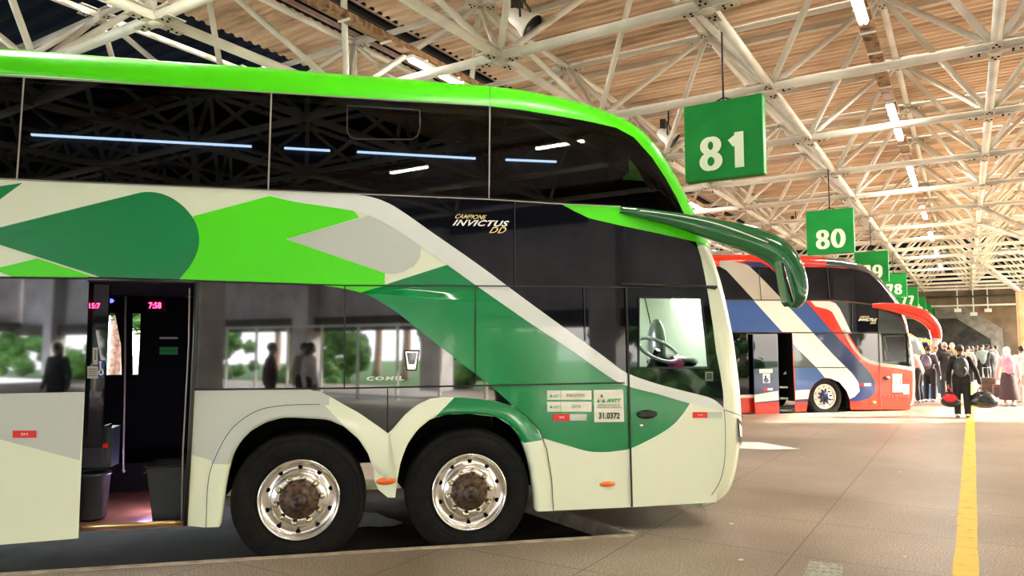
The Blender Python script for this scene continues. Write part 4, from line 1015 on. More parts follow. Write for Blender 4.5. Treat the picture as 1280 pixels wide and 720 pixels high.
# ================================================================== roof: space frame
LX = [-2.5+3.03*k for k in range(-7, 5)]; LY = [1.79+3.36*k for k in range(-9, 19)]; ZL = 5.77; ZU = 7.6
UX = [x+1.515 for x in LX[:-1]]; UY = [y+1.68 for y in LY[:-1]]
sf = empty('space_frame', (LX[0], LY[0], ZL), 'white tubular steel space frame carrying the corrugated roof', 'roof frame')
so = Vector((LX[0], LY[0], ZL))
def chord(p, q, r, nm='chord'):
    mb = MB(); mb.tube(p, q, r, M_tube, n=10); mb.build(nm, sf, so)
for x in LX: chord((x, LY[0]-.3, ZL), (x, LY[-1]+.3, ZL), .07)
for y in LY: chord((LX[0]-.3, y, ZL), (LX[-1]+.3, y, ZL), .07)
for x in UX: chord((x, UY[0]-.3, ZU), (x, UY[-1]+.3, ZU), .058)
for y in UY: chord((UX[0]-.3, y, ZU), (UX[-1]+.3, y, ZU), .058)
def pxof(p):
    v = np.array(p)-np.array([0,0,CZ]); dep = v@FWD
    if dep < .3: return None
    return (640+FPX*(v@RT)/dep, 360-FPX*(v@UP)/dep, dep)
dg_ = []
for i, x in enumerate(LX):
    for j, y in enumerate(LY):
        for dx in (-1, 1):
            for dy in (-1, 1):
                ux = x+dx*1.515; uy = y+dy*1.68
                if UX[0]-.01 <= ux <= UX[-1]+.01 and UY[0]-.01 <= uy <= UY[-1]+.01:
                    c = pxof(((x+ux)/2, (y+uy)/2, (ZL+ZU)/2)); key = 999
                    if c and -80 < c[0] < 1360 and -60 < c[1] < 420: key = c[2]
                    dg_.append((key, (x, y, ZL), (ux, uy, ZU)))
dg_.sort(key=lambda t: t[0])
def strut(mb, a, b):
    a = Vector(a); b = Vector(b); t = (b-a).normalized()
    mb.path([a+t*.05, a+t*.28, b-t*.28, b-t*.05], [(.055,.015),(.05,.05),(.05,.05),(.055,.015)], M_tube, 10)
for k, a, b in dg_[:96]:
    mb = MB(); strut(mb, a, b); mb.build('diagonal_strut', sf, so)
mb = MB()
for k, a, b in dg_[96:]: strut(mb, a, b)
tag(mb.build('diagonal_strut', sf, so), kind='stuff')
def nodep(mb, p, up):
    p = Vector(p); s = -1 if up else 1
    mb.lathe([(.001,-.11),(.07,-.11),(.1,-.08),(.1,.08),(.07,.11),(.001,.11)], p, (0,0,1), M_node, 12)
    for a in range(4):
        q = PI/2*a; d = Vector((math.cos(q), math.sin(q), 0)); R = Matrix.Rotation(q, 3, 'Z')
        mb.box(p+d*.2+Vector((0,0,-.074)), (.34,.15,.018), M_node, R); mb.box(p+d*.2+Vector((0,0,.074)), (.34,.15,.018), M_node, R)
        for (kx, ky) in ((.2,-.035),(.2,.035),(.29,0)): mb.tube(p+d*kx+R@Vector((0,ky,-.095)), p+d*kx+R@Vector((0,ky,-.06)), .017, M_dark, n=8)
        for kx in (.2, .26):
            for kz in (-.025, .025): mb.tube(p+d*kx+Vector((0,0,kz))+R@Vector((0,-.016,0)), p+d*kx+Vector((0,0,kz))+R@Vector((0,.016,0)), .012, M_dark, n=6)
    for a in range(4):
        q = PI/4+PI/2*a; R = Matrix.Rotation(q, 3, 'Z') @ Matrix.Rotation(-s*.68, 3, 'Y'); mb.box(p+R@Vector((.12,0,0)), (.2,.02,.09), M_node, R)
nd_ = []
for x in LX:
    for y in LY: nd_.append(((x, y, ZL), False))
for x in UX:
    for y in UY: nd_.append(((x, y, ZU), True))
def nk(t):
    c = pxof(t[0])
    if c is None or not (-60 < c[0] < 1340 and -60 < c[1] < 430): return 999
    return c[2]
nd_.sort(key=nk)
for p, u in nd_[:60]:
    mb = MB(); nodep(mb, p, u); mb.build('node_plate', sf, so)
mb = MB()
for p, u in nd_[60:]: 
    if nk((p, u)) < 900: nodep(mb, p, u)
tag(mb.build('node_plate', sf, so), kind='stuff')
# corrugated ceilings
def corr(name, x0, x1, y0, y1, z, m, label, pitch=.22, d=.045, along='x', zs=0):
    mb = MB(); vs = []; k = 0; y = y0; prof = []
    while y < y1:
        for (dy, dz) in ((0,0),(.3,0),(.45,d),(.85,d)): prof.append((y+dy*pitch, z+dz))
        y += pitch
    for (yy, zz) in prof: vs += [(x0, yy, zz), (x1, yy, zz)]
    mb.add(vs, [(2*i, 2*i+1, 2*i+3, 2*i+2) for i in range(len(prof)-1)], m); o = mb.build(name, recalc=False)
    return tag(o, label, kind='structure')
YE = 47
corr('ceiling', -9.15, 11, -5, YE, 7.86, M_roof, 'tan corrugated roof sheet over the platform')
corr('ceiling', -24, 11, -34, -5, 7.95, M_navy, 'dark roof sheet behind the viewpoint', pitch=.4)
corr('ceiling', -12.3, -10.35, -5, YE, 7.86, M_roof, 'narrow tan corrugated roof strip beyond the dark gutter band')
# dark gutter band with purlins
mb = MB(); mb.box((-9.75, 20, 8.25), (1.3, 54, .05), M_dark); mb.box((-9.13, 20, 8.07), (.04, 54, .4), M_dark); mb.box((-10.37, 20, 8.07), (.04, 54, .4), M_dark); tag(mb.build('ceiling'), 'dark raised band in the roof', kind='structure')
M_purl = noisy('pinkish_purlin', [(.3,.18,.15),(.5,.36,.32)], 3, rough=.6)
for k, x in enumerate((-10.32,-10.05,-9.8,-9.55,-9.25)):
    mb = MB(); mb.box((x, 20, 7.95), (.05, 54, .09), M_purl if k % 2 == 0 else M_conduit); mb.build('purlin', sf, so)
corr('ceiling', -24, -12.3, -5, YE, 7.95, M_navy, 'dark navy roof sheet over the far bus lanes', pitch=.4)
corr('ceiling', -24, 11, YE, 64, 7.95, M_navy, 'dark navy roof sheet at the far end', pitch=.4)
# lower purlin lines and conduit just under the sheet
for y in (4.2, 7.7, 11.2, 14.7, 18.2, 21.7, 25.2, 28.7, 32.2):
    mb = MB(); mb.box((-.5, y, 7.79), (18, .06, .1), M_conduit if False else M_tube); mb.build('purlin', sf, so)
for y in (UY[4]+.12, UY[6]+.12, UY[9]+.12):
    mb = MB(); mb.path([(-8, y, ZU+.09), (8, y, ZU+.09)], .018, M_conduit, 6); 
    for x in np.arange(-7, 8, 1.5): mb.box((x, y, ZU+.05), (.04,.06,.12), M_conduit)
    tag(mb.build('conduit_pipe', None, (-8, y, ZU)), 'thin black conduit clipped along an upper roof tube', 'conduit', 'black conduits on the roof frame')
# cable trays and fluorescent tubes
def tray(x, label, lights):
    o = Vector((x, 20, 6.0)); mb = MB(); y0, y1 = LY[1], 52
    mb.box((x, (y0+y1)/2, 6.02), (.16, y1-y0, .012), M_tray)
    for dx in (-.085, .085): mb.box((x+dx, (y0+y1)/2, 6.06), (.012, y1-y0, .09), M_tray)
    y = y0
    while y < y1: mb.box((x, y, 6.0), (.2, .04, .02), M_lighthous); y += .84
    t = tag(mb.build('cable_tray', None, o), label, 'cable tray')
    for i, (y, L_, glow, lab) in enumerate(lights):
        hb = MB(); c = Vector((x, y, 5.94)); hb.box(c+Vector((0,0,.03)), (.13, L_, .05), M_lighthous)
        lt = hb.build('fluorescent_light', None, c); tag(lt, lab, 'light', 'fluorescent lights under the %s cable tray' % ('right' if x > -3 else 'left'))
        gb = MB(); 
        for dx in (-.03, .03): gb.tube(c+Vector((dx,-L_/2+.03,-.015)), c+Vector((dx,L_/2-.03,-.015)), .02, M_light, n=8)
        gb.build('glowing_tube', lt, c)
ys = [9.9,15.0,16.4,20.3,21.6,26.2,27.5,32.2,33.5,38.3,39.6,44.4,45.7,4.5,3.1]
names_r = ['lit twin fluorescent light at the top edge of the picture on the right tray','bright fluorescent light, nearer of the pair crossing the second chord','bright fluorescent light, farther of the pair crossing the second chord']
tray(-.98, 'long rusty cable tray with fluorescent lights down the right side of the roof', [(y, 1.2, True, names_r[i] if i < 3 else 'small far fluorescent light receding under the right cable tray' if y > 17 else 'fluorescent light overhead just behind the picture edge') for i, y in enumerate(ys)])
ysl = [8.8,10.1,14.5,15.9,20.5,21.9,26.5,28,33,38,4.0,2.6]
tray(-6.95, 'long rusty cable tray above the roof of the green coach', [(y, 1.2, True, ['white fluorescent light above the green coach, nearer of two','white fluorescent light above the green coach, farther of two'][i] if i < 2 else 'fluorescent light of the left cable tray hidden beyond the green coach') for i, y in enumerate(ysl)])
tray(5.08, 'cable tray over the walkway outside the picture', [(y, 1.2, True, 'fluorescent light over the walkway') for y in np.arange(-3, 40, 4.2)])
tray(-12.9, 'cable tray over the far bus lane', [(y, 1.2, True, 'fluorescent light over the far bus lane') for y in np.arange(-2, 40, 5.2)])
# floodlights
def flood(p, yaw, label):
    p = Vector(p); r = empty('floodlight', p, label, 'floodlight'); R = Matrix.Rotation(yaw, 3, 'Z'); ax = R@Vector((.75,0,-.65)).normalized()
    mb = MB(); mb.lathe([(.001,-.28),(.1,-.28),(.13,-.2),(.15,-.02),(.2,.1),(.22,.16),(.21,.17)], p, ax, M_lighthous, 24); mb.build('lamp_housing', r, p)
    mb = MB(); mb.lathe([(.001,.1),(.19,.11),(.2,.15)], p, ax, M_trim, 24); mb.build('lens', r, p)
    s = R@Vector((0,1,0)); mb = MB(); mb.path([p+s*.2, p+s*.24+Vector((0,0,.3)), p-s*.24+Vector((0,0,.3)), p-s*.2], .018, M_conduit, 6); mb.box(p+Vector((0,0,.36))+R@Vector((-.12,0,-.1)), (.12,.2,.32), M_conduit, R); mb.tube(p+Vector((0,0,.3)), p+Vector((0,0,.62)), .02, M_conduit); mb.build('bracket', r, p)
def atd(px, py, z): return atz(px, py, z)
flood(atd(656,28,6.35), .2, 'large cream floodlight hanging in the frame above the green coach'); flood(atd(836,172,6.35), .2, 'smaller looking cream floodlight just left of the 81 sign'); flood(atd(995,283,6.35), .2, 'tiny distant floodlight left of the 80 sign')

# ================================================================== hanging bay signs
DIG = {'0':[('e',.5,.5,.36,.41,0,360)], '8':[('e',.5,.27,.34,.2,0,360),('e',.5,.72,.3,.19,0,360)], '1':[('l',.62,.0,.62,1.0),('l',.62,.86,.25,.7)],
 '7':[('l',.08,.91,.9,.91),('l',.82,.9,.36,.0)], '9':[('e',.5,.66,.34,.26,0,360),('e',.48,.45,.36,.37,-75,40)], '6':[('e',.5,.33,.34,.25,0,360),('e',.52,.55,.36,.37,105,220)],
 '5':[('l',.2,.91,.85,.91),('l',.24,.9,.2,.5),('e',.46,.34,.36,.26,-140,130)], '4':[('l',.68,0,.68,1),('l',.66,.92,.12,.33),('l',.08,.28,.95,.28)],
 '3':[('e',.45,.27,.36,.2,-150,90),('e',.45,.72,.33,.2,-90,150)], '2':[('e',.5,.68,.34,.24,-30,170),('l',.8,.6,.18,.12),('l',.12,.08,.9,.08)]}
def digit(mb, ch, o, X, w_, h, t=.084):
    Zv = Vector((0,0,1)); Nn = X.cross(Zv)
    for n_, st_ in enumerate(DIG[ch]):
        if st_[0] == 'l': P = [(st_[1]*w_, st_[2]*h), (st_[3]*w_, st_[4]*h)]
        else: P = [(st_[1]*w_+st_[3]*w_*math.cos(math.radians(a)), st_[2]*h+st_[4]*h*math.sin(math.radians(a))) for a in np.linspace(st_[5], st_[6], 25)]
        vs = []
        for i, p in enumerate(P):
            a = P[max(i-1,0)]; b = P[min(i+1,len(P)-1)]
            if st_[0] == 'e' and st_[6]-st_[5] == 360: a = P[(i-1)%24]; b = P[(i+1)%24]
            t_ = Vector((b[0]-a[0], b[1]-a[1])).normalized(); nn = Vector((-t_.y, t_.x))
            tt = t*(.55+.45*abs(nn.x)) if st_[0] == 'e' else t*(.8 if abs(nn.y) > .9 else 1.1)
            for sg in (-1, 1): vs.append(o+X*(p[0]+sg*nn.x*tt*.62)+Zv*(p[1]+sg*nn.y*tt*.62)+Nn*(-.0-.0015*n_)*-1)
        mb.add(vs, [(2*i, 2*i+1, 2*i+3, 2*i+2) for i in range(len(P)-1)], M_digit)
NUMW = ['eighty-one', 'eighty', 'seventy-nine', 'seventy-eight', 'seventy-seven', 'seventy-six', 'seventy-five', 'seventy-four', 'seventy-three', 'seventy-two']
def bay_sign(i, num):
    y = 9.29+8.7*i; x = -2.55; w_ = 1.0; h = 1.02; zt = 4.78 if i == 0 else 4.75
    root = empty('bay_sign', (x, y, zt-h), 'green hanging bay sign bearing the pale number %s' % NUMW[i], 'sign'); o = Vector((x, y, zt-h))
    yaw = math.radians(0 if i == 0 else 30 if i == 1 else 22)
    yaw = 0
    R = Matrix.Rotation(yaw, 3, 'Z'); 
    mb = MB(); bm_c = Vector((x, y, zt-h/2)); mb.box(bm_c, (w_, .16, h), M_sign, R)
    for sx in (-1, 1): mb.box(bm_c+R@Vector((sx*(w_/2+.002),0,0)), (.008,.14,h*.98), M_signside, R)
    mb.build('sign_board', root, o)
    f0 = bm_c+R@Vector((0,-.088,0)); X = R@Vector((1,0,0))
    mb = MB()
    for q, ch in enumerate(num): digit(mb, ch, f0+X*(-.30+q*.33)+Vector((0,0,-.40)), X, .29, .46)
    mb.build('number', root, o, recalc=False)
    mb = MB(); mb.tube(bm_c+Vector((0,0,h/2)), (x, y, ZL), .014, M_conduit, n=6); mb.path([bm_c+Vector((0,0,h/2+.06)), bm_c+X*.14+Vector((0,0,h/2))], .012, M_conduit, 6); mb.path([bm_c+Vector((0,0,h/2+.06)), bm_c-X*.14+Vector((0,0,h/2))], .012, M_conduit, 6); mb.build('hanging_rod', root, o)
for i in range(10): bay_sign(i, str(81-i))

# ================================================================== columns, end building
def prism_x(name, pts, y0, y1, m, label, **k):
    mb = MB(); mb.prism([(a, y0, b) for a, b in pts], (0, y1-y0, 0), m); return tag(mb.build(name), label, **k)
for i, y in enumerate((-8, 8, 25.5, 42)):
    xc = 3.0 if y < 40 else 2.55
    root = empty('concrete_column', (xc, y, 0), ['round cornered concrete column behind the viewpoint','concrete column right of the viewpoint','concrete column right of the walkway carrying steel struts','tall warm concrete column at the right edge of the picture'][i], 'column')
    o = Vector((xc, y, 0)); mb = MB(); ww = .42
    mb.prism([(xc-ww+.08,y-ww,0),(xc+ww-.08,y-ww,0),(xc+ww,y-ww+.08,0),(xc+ww,y+ww-.08,0),(xc+ww-.08,y+ww,0),(xc-ww+.08,y+ww,0),(xc-ww,y+ww-.08,0),(xc-ww,y-ww+.08,0)], (0,0,4.2), M_concw if y > 20 else M_concg); mb.build('shaft', root, o)
    for sy in (-1, 1):
        for tx in (.53,) + ((3.56,) if y < 40 else ()):
            ty = min(LY, key=lambda v: abs(v-(y+sy*1.7))); mb = MB(); mb.path([(xc-.2 if tx < 3 else xc+.2, y+sy*.15, 4.15), (tx, ty, ZL-.05)], .075, M_node, 10); mb.build('steel_strut', root, o)
    mb = MB(); mb.box((xc, y, 4.24), (.6,.6,.08), M_node); mb.build('cap_plate', root, o)
# end portal frames
def portal(y, xr, z0, z1, th, m, label, n):
    pts = [(-24,z0),(xr-3.6,z0),(xr-1.2,z0-1.8),(xr-1.2,0),(xr+.2,0),(xr+.2,z1),(-24,z1)]
    tag(prism_x('trim_%d'%n, pts, y, y+th, m, label, kind='structure'))
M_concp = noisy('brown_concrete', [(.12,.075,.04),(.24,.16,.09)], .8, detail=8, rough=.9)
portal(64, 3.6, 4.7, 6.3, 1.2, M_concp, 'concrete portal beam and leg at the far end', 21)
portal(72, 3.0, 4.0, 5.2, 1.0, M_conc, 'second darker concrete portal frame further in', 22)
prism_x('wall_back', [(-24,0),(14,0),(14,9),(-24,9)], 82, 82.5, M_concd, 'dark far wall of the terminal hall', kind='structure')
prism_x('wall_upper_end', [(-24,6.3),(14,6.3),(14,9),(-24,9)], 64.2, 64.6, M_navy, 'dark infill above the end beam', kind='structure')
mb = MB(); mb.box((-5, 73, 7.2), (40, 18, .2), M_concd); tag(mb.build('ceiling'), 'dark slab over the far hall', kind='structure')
for k, (x, z) in enumerate(((-.4,4.3),(.6,4.0),(1.5,4.25))):
    r = empty('wall_lamp', (x, 63.8, z), 'small pendant fitting on conduit under the far concrete beam', 'lamp', 'pendant fittings on the far beam'); mb = MB(); mb.box((x,63.8,z),(.45,.2,.25),M_lighthous); mb.build('fixture', r, (x,63.8,z)); mb = MB(); mb.tube((x,63.8,z),(x,63.8,6.2),.04,M_white); mb.build('conduit', r, (x,63.8,z))
for z, m in ((5.9,M_tube),(5.3,M_conduit),(4.65,M_tube)):
    mb = MB(); mb.tube((-14,63.7,z),(6,63.7,z),.07,m); tag(mb.build('service_pipe', None, (-4,63.7,z)), {5.9:'pale service pipe along the top of the far beam',5.3:'black service pipe across the middle of the far beam',4.65:'pale service pipe under the foot of the far beam'}[z], 'pipe')
# facade facing the bays on the other side of the walkway (seen mirrored in the coach glass)
mb = MB(); mb.box((10.6, -5, 5.2), (.5, 58, 5.9), M_concg); mb.box((10.3,-5,2.4),(.5,58,.5),M_concd); mb.box((10.3,-5,5.75),(.12,58,1.1),M_concd); tag(mb.build('wall_right'), 'grey concrete fascia opposite the bus bays', kind='structure')
for k, y in enumerate((-30,-24,-18,-12,-6,0,6,12,18,23.6)):
    mb = MB(); mb.box((10.1, y, 2.8), (.7, .8, 5.2), M_concg); tag(mb.build('trim_%d'%(30+k)), 'grey concrete pilaster of the facing facade', kind='structure')
mb = MB(); 
mb.add([(14,-60,-.4),(80,-60,-.4),(80,110,-.4),(14,110,-.4)], [(0,1,2,3)], M_grass); tag(mb.build('lawn', recalc=False), 'green ground beyond the terminal', kind='structure')
mb = MB(); mb.add([(-160,-60,-.5),(-60,-60,-.5),(-60,160,-.5),(-160,160,-.5)], [(0,1,2,3)], M_grass); tag(mb.build('lawn', recalc=False), 'green ground beyond the lanes', kind='structure')
mb = MB(); mb.box((-6, -34.5, 5.3), (34, .5, 5.8), M_concg); mb.box((-6,-34.2,2.6),(34,.5,.5),M_concd)
for x in (-16,-9,-2,5): mb.box((x,-34,2.7),(.8,.7,5.4),M_concg)
tag(mb.build('wall_front'), 'grey concrete cross wall behind the viewpoint', kind='structure')
# shelter glazing frame opposite
sh_ = empty('glazed_screen', (8.2,-6,0), 'metal framed glass screen opposite the coach, seen only in its windows', 'screen')
for i in range(9):
    y = -14+i*1.6; mb = MB(); mb.box((8.2, y, 1.15), (.07,.07,2.3), M_silver); mb.build('post', sh_, (8.2,-6,0))
for z in (.1, 2.25): 
    mb = MB(); mb.box((8.2, -7.6, z), (.06, 12.9, .07), M_silver); mb.build('rail', sh_, (8.2,-6,0))
def bush(x, y, r, h, n, label, grp, seed, name='hedge_bush'):
    rr = random.Random(seed); mb = MB()
    for i in range(n):
        a = rr.uniform(0, 2*PI); t = rr.random(); rad = r*(1-.35*t)*math.sqrt(rr.random())
        c = Vector((x+math.cos(a)*rad, y+math.sin(a)*rad, -.2+h*t)); s = rr.uniform(.16,.34)*r
        mb.ball(c, (s, s, s*.8), M_leaf, 7, 5)
        for k in range(14):
            d = Vector((rr.gauss(0,1), rr.gauss(0,1), rr.gauss(0,1))).normalized(); p = c+d*s*.95; u = d.orthogonal().normalized()*.09*r; v = d.cross(u.normalized())*.06*r
            mb.add([p+u, p+v+d*.03, p-u, p-v+d*.03], [(0,1,2,3)], M_leaf)
    return tag(mb.build(name, None, (x, y, -.4)), label, 'bush', grp)
for k in range(16): bush(15.5+4.2*(k%2), -44+4.6*k, 2.25, 3.4+.8*(k%2), 26, 'round green bush beyond the facing facade', 'bushes beyond the facade', 50+k)
def tree(x, y, h, seed, label):
    rr = random.Random(seed); r = empty('tree', (x, y, -.4), label, 'tree', 'trees beyond the bus lanes' if x < 0 else 'trees beyond the facade'); o = Vector((x, y, -.4)); mb = MB()
    mb.path(smooth_pts([(x,y,-.4),(x+.2,y,h*.25),(x-.1,y+.1,h*.5),(x+.1,y,h*.75)],4), [.28-.01*i for i in range(13)], M_bark, 10)
    for k in range(5):
        a = k*1.3; mb.path([(x,y,h*.3+k*.3),(x+math.cos(a)*.9,y+math.sin(a)*.9,h*.5+k*.3),(x+math.cos(a)*1.6,y+math.sin(a)*1.6,h*.62+k*.3)], [.11,.08,.04], M_bark, 8)
    mb.build('trunk', r, o); mb = MB()
    for i in range(60):
        a = rr.uniform(0, 2*PI); t = rr.random(); c = Vector((x+math.cos(a)*2.4*rr.random(), y+math.sin(a)*2.4*rr.random(), h*(.4+.6*t))); s = rr.uniform(.3,.6)
        mb.ball(c, (s,s,s*.7), M_leaf, 7, 5)
        for k in range(12):
            d = Vector((rr.gauss(0,1), rr.gauss(0,1), rr.gauss(0,1))).normalized(); p = c+d*s; u = d.orthogonal().normalized()*.14; v = d.cross(u.normalized())*.1
            mb.add([p+u, p+v+d*.05, p-u, p-v+d*.05], [(0,1,2,3)], M_leaf)
    mb.build('foliage', r, o)
p = ray(142, 430); t = 34/ (p@np.array(NV)); tx = p*t; tree(tx[0], tx[1], 6.5, 5, 'leafy tree with pinkish trunk seen through the green coach doorway window')
for k, y in enumerate(range(-60, 80, 5)): tree(25+3*(k%2), y, 8.5, 70+k, 'leafy tree beyond the facing facade')
for k, (x, y) in enumerate(((-34,6),(-38,16),(-36,28),(-40,40),(-42,-6))): tree(x, y, 8, 20+k, 'leafy tree beyond the far bus lanes')

# ================================================================== people
M_skin = mat('skin_brown', (.36,.19,.11), .55); M_skin2 = mat('skin_light', (.6,.36,.25), .55)
CL = {}
def cloth(name, c, r=.85):
    if name not in CL: CL[name] = noisy('cloth_'+name, [tuple(x*.8 for x in c), c], 9, rough=r, bump=.2, bscale=25)
    return CL[name]
def capsule(mb, a, b, r0, r1, m, n=12):
    a = Vector(a); b = Vector(b); t = (b-a); L = t.length
    if L < 1e-5: mb.ball(a, (r0,)*3, m, n, 8); return
    prof = []
    for k in range(5): q = PI/2*k/4; prof.append((max(r0*math.sin(q), .0005), -r0*math.cos(q)))
    for k in range(5): q = PI/2*k/4; prof.append((max(r1*math.cos(q), .0005), L+r1*math.sin(q)))
    o = len(mb.v); mb.lathe(prof, a, t, m, n)
    k = mb.mi(m); N = len(prof)
    mb.f.append(tuple(o+i for i in range(n))[::-1]); mb.m.append(k); mb.sm.append(True); mb.f.append(tuple(o+(N-1)*n+i for i in range(n))); mb.m.append(k); mb.sm.append(True)
def fuse(o, vox, sm_=4):
    md = o.modifiers.new('r', 'REMESH'); md.mode = 'VOXEL'; md.voxel_size = vox; md.use_smooth_shade = True
    if sm_: s_ = o.modifiers.new('s', 'SMOOTH'); s_.factor = .5; s_.iterations = sm_
def person(x, y, H, yaw, label, pose='stand', top='black', topc=(.012,.012,.014), bot='black_trousers', botc=(.012,.012,.014), hair=(.02,.015,.012), hairstyle='short', skin=None, skirt=False, step=.0, arms=((.12,.05),(.12,.05)), lean=0., vox=.014, shoe=(.75,.72,.68), z0=0., group=None, zero=None):
    """yaw: direction faced (0 = +Y). arms: (sideways, forward) swing of each hand in metres, optional bend"""
    skin = skin or M_skin; k = H/1.7; root = empty('person', (x, y, z0), label, 'person', group, rz=yaw)
    def V(a, b, c): return Vector((a*k, b*k + lean*max(0, c-.95)*k, c*k))
    out = {}
    hip = [(-.09,0,.93),(.09,0,.93)]; kn = [(-.1, step*.55+.04, .5),(.1,-step*.35+.05,.5)]; an = [(-.1, step, .09),(.1,-step,.1+abs(step)*.15)]
    b = MB()
    capsule(b, V(0,.0,.98), V(0,.0,1.2), .125*k, .12*k, skin); capsule(b, V(-.06,0,1.3), V(.06,0,1.3), .105*k, .105*k, skin)
    capsule(b, V(0,0,1.36), V(0,.015,1.5), .056*k, .052*k, skin)
    hc = V(0,.03,1.6); b.ball(hc, (.073*k,.092*k,.112*k), skin, 18, 12); b.ball(hc+Vector((0,.05,-.05))*k, (.05*k,.05*k,.05*k), skin, 12, 8)
    b.ball(hc+Vector((0,.1,-.015))*k, (.013*k,.02*k,.024*k), skin, 8, 6)
    for s in (-1,1): b.ball(hc+Vector((s*.075,-.005,-.005))*k, (.012*k,.02*k,.032*k), skin, 8, 6)
    arm_pts = []
    for s, A in zip((-1, 1), arms):
        sh_ = V(s*.17,0,1.385); hx, hy = A[0], A[1]; hz = A[2] if len(A) > 2 else .80
        ha = V(s*(.17+hx), hy, hz); el = (sh_+ha)/2+Vector((s*.03,-.045,.0))*k
        if len(A) > 3: el = V(s*(.17+hx*.8), hy*.3-.02, 1.1)
        arm_pts.append((sh_, el, ha)); capsule(b, sh_, el, .048*k, .038*k, skin); capsule(b, el, ha, .037*k, .025*k, skin)
        d = (ha-el).normalized(); sd = Vector((0,1,0)); sd = (sd-d*sd.dot(d)).normalized(); th = d.cross(sd)*(-s)
        pc = ha+d*.045*k; b.box(pc, (.028*k,.075*k,.085*k), skin, Matrix((d.cross(sd), sd, d)).transposed())
        for f, (off, ln) in enumerate(((-.03,.055),(-.01,.068),(.01,.075),(.03,.066))):
            p0 = ha+d*.08*k+sd*off*k; p1 = p0+(d*.9+d.cross(sd)*(-s)*.35)*ln*.55*k; p2 = p1+(d*.45+d.cross(sd)*(-s)*.8)*ln*.5*k
            capsule(b, p0, p1, .0085*k, .008*k, skin, 8); capsule(b, p1, p2, .008*k, .007*k, skin, 8)
        capsule(b, ha+d*.03*k+sd*.035*k, ha+d*.075*k+sd*.07*k, .011*k, .009*k, skin, 8)
    for i in range(2):
        capsule(b, V(*hip[i]), V(*kn[i]), .085*k, .056*k, skin); capsule(b, V(*kn[i]), V(*an[i]), .055*k, .036*k, skin); a = V(*an[i]); capsule(b, a+Vector((0,-.01,-.04))*k, a+Vector((0,.13,-.055))*k, .035*k, .028*k, skin)
    body = b.build('body', root); fuse(body, min(vox, .011) if vox < .02 else vox, 2)
    mt = cloth(top, topc); mb_ = MB()
    capsule(mb_, V(0,0,.95), V(0,0,1.2), .155*k, .15*k, mt, 16); capsule(mb_, V(-.085,0,1.32), V(.085,0,1.32), .115*k, .115*k, mt, 14); capsule(mb_, V(-.13,0,1.39), V(.13,0,1.39), .065*k, .065*k, mt); capsule(mb_, V(0,0,1.38), V(0,.01,1.46), .07*k, .062*k, mt)
    for (sh_, el, ha) in arm_pts: capsule(mb_, sh_, el, .07*k, .056*k, mt); capsule(mb_, el, ha-(ha-el).normalized()*.015, .056*k, .044*k, mt)
    fuse(mb_.build('jacket', root), max(vox, .016), 4)
    mp = cloth(bot, botc); mb_ = MB()
    if skirt:
        mb_.lathe([(.001,1.0*k),(.15*k,1.0*k),(.18*k,.85*k),(.22*k,.5*k),(.25*k,.2*k),(.24*k,.19*k),(.001,.3*k)], (0,0,0), (0,0,1), mp, 24); mb_.build('skirt', root)
    else:
        capsule(mb_, V(-.07,0,.95), V(.07,0,.95), .125*k, .125*k, mp, 14)
        for i in range(2): capsule(mb_, V(*hip[i]), V(*kn[i]), .11*k, .085*k, mp); a = V(*an[i]); capsule(mb_, V(*kn[i]), a, .085*k, .07*k, mp); capsule(mb_, a+Vector((0,0,.02))*k, a+Vector((0,.01,.05))*k, .075*k, .07*k, mp)
        fuse(mb_.build('trousers', root), max(vox, .016), 4)
    ms = cloth('shoe%.1f' % shoe[0], shoe)
    for i in range(2):
        a = V(*an[i]); z = a.z-.09*k; s_ = MB(); capsule(s_, (a.x, a.y-.03*k, z+.05*k), (a.x, a.y+.15*k, z+.042*k), .05*k, .042*k, ms); capsule(s_, a-Vector((0,0,.01)), a-Vector((0,.02*k,.05*k)), .048*k, .048*k, ms); s_.box((a.x, a.y+.05*k, z+.012*k), (.09*k,.27*k,.022*k), M_trim); s_.build('shoe', root)
    mh = cloth('hair%.2f%.2f' % hair[:2], hair, .6); h = MB()
    if hairstyle == 'short': h.ball(hc+Vector((0,-.012,.025))*k, (.083*k,.098*k,.1*k), mh, 18, 12)
    elif hairstyle == 'long': h.ball(hc+Vector((0,-.012,.02))*k, (.086*k,.1*k,.108*k), mh, 18, 12); capsule(h, hc+Vector((0,-.05,0))*k, hc+Vector((0,-.07,-.22))*k, .075*k, .06*k, mh)
    elif hairstyle == 'bald': h.ball(hc+Vector((0,-.04,-.01))*k, (.079*k,.06*k,.06*k), mh, 14, 10)
    elif hairstyle == 'scarf':
        h.ball(hc+Vector((0,-.012,.012))*k, (.095*k,.105*k,.128*k), mh, 18, 12); capsule(h, hc+Vector((0,-.02,-.08))*k, hc+Vector((0,-.02,-.2))*k, .09*k, .15*k, mh, 16)
    elif hairstyle == 'cap': h.ball(hc+Vector((0,-.01,.03))*k, (.084*k,.1*k,.095*k), mh, 18, 12); h.ball(hc+Vector((0,.11,.045))*k, (.06*k,.07*k,.012*k), mh, 12, 6)
    ho = h.build('headscarf' if hairstyle == 'scarf' else 'hair', root)
    f = MB()
    for s in (-1,1): f.ball(hc+Vector((s*.028,.088,.012))*k, (.011*k,.006*k,.006*k), M_ink, 8, 5)
    f.ball(hc+Vector((0,.096,-.055))*k, (.022*k,.006*k,.005*k), mat('lip',(.3,.08,.06),.5), 8, 5); f.build('facial_features', root)
    Rz = Matrix.Rotation(yaw, 4, 'Z'); Tm = Matrix.Translation((x, y, z0))
    hands = [Tm@Rz@(ap[2]+(ap[2]-ap[1]).normalized()*.07*k) for ap in arm_pts]
    return root, hands, Tm@Rz, k

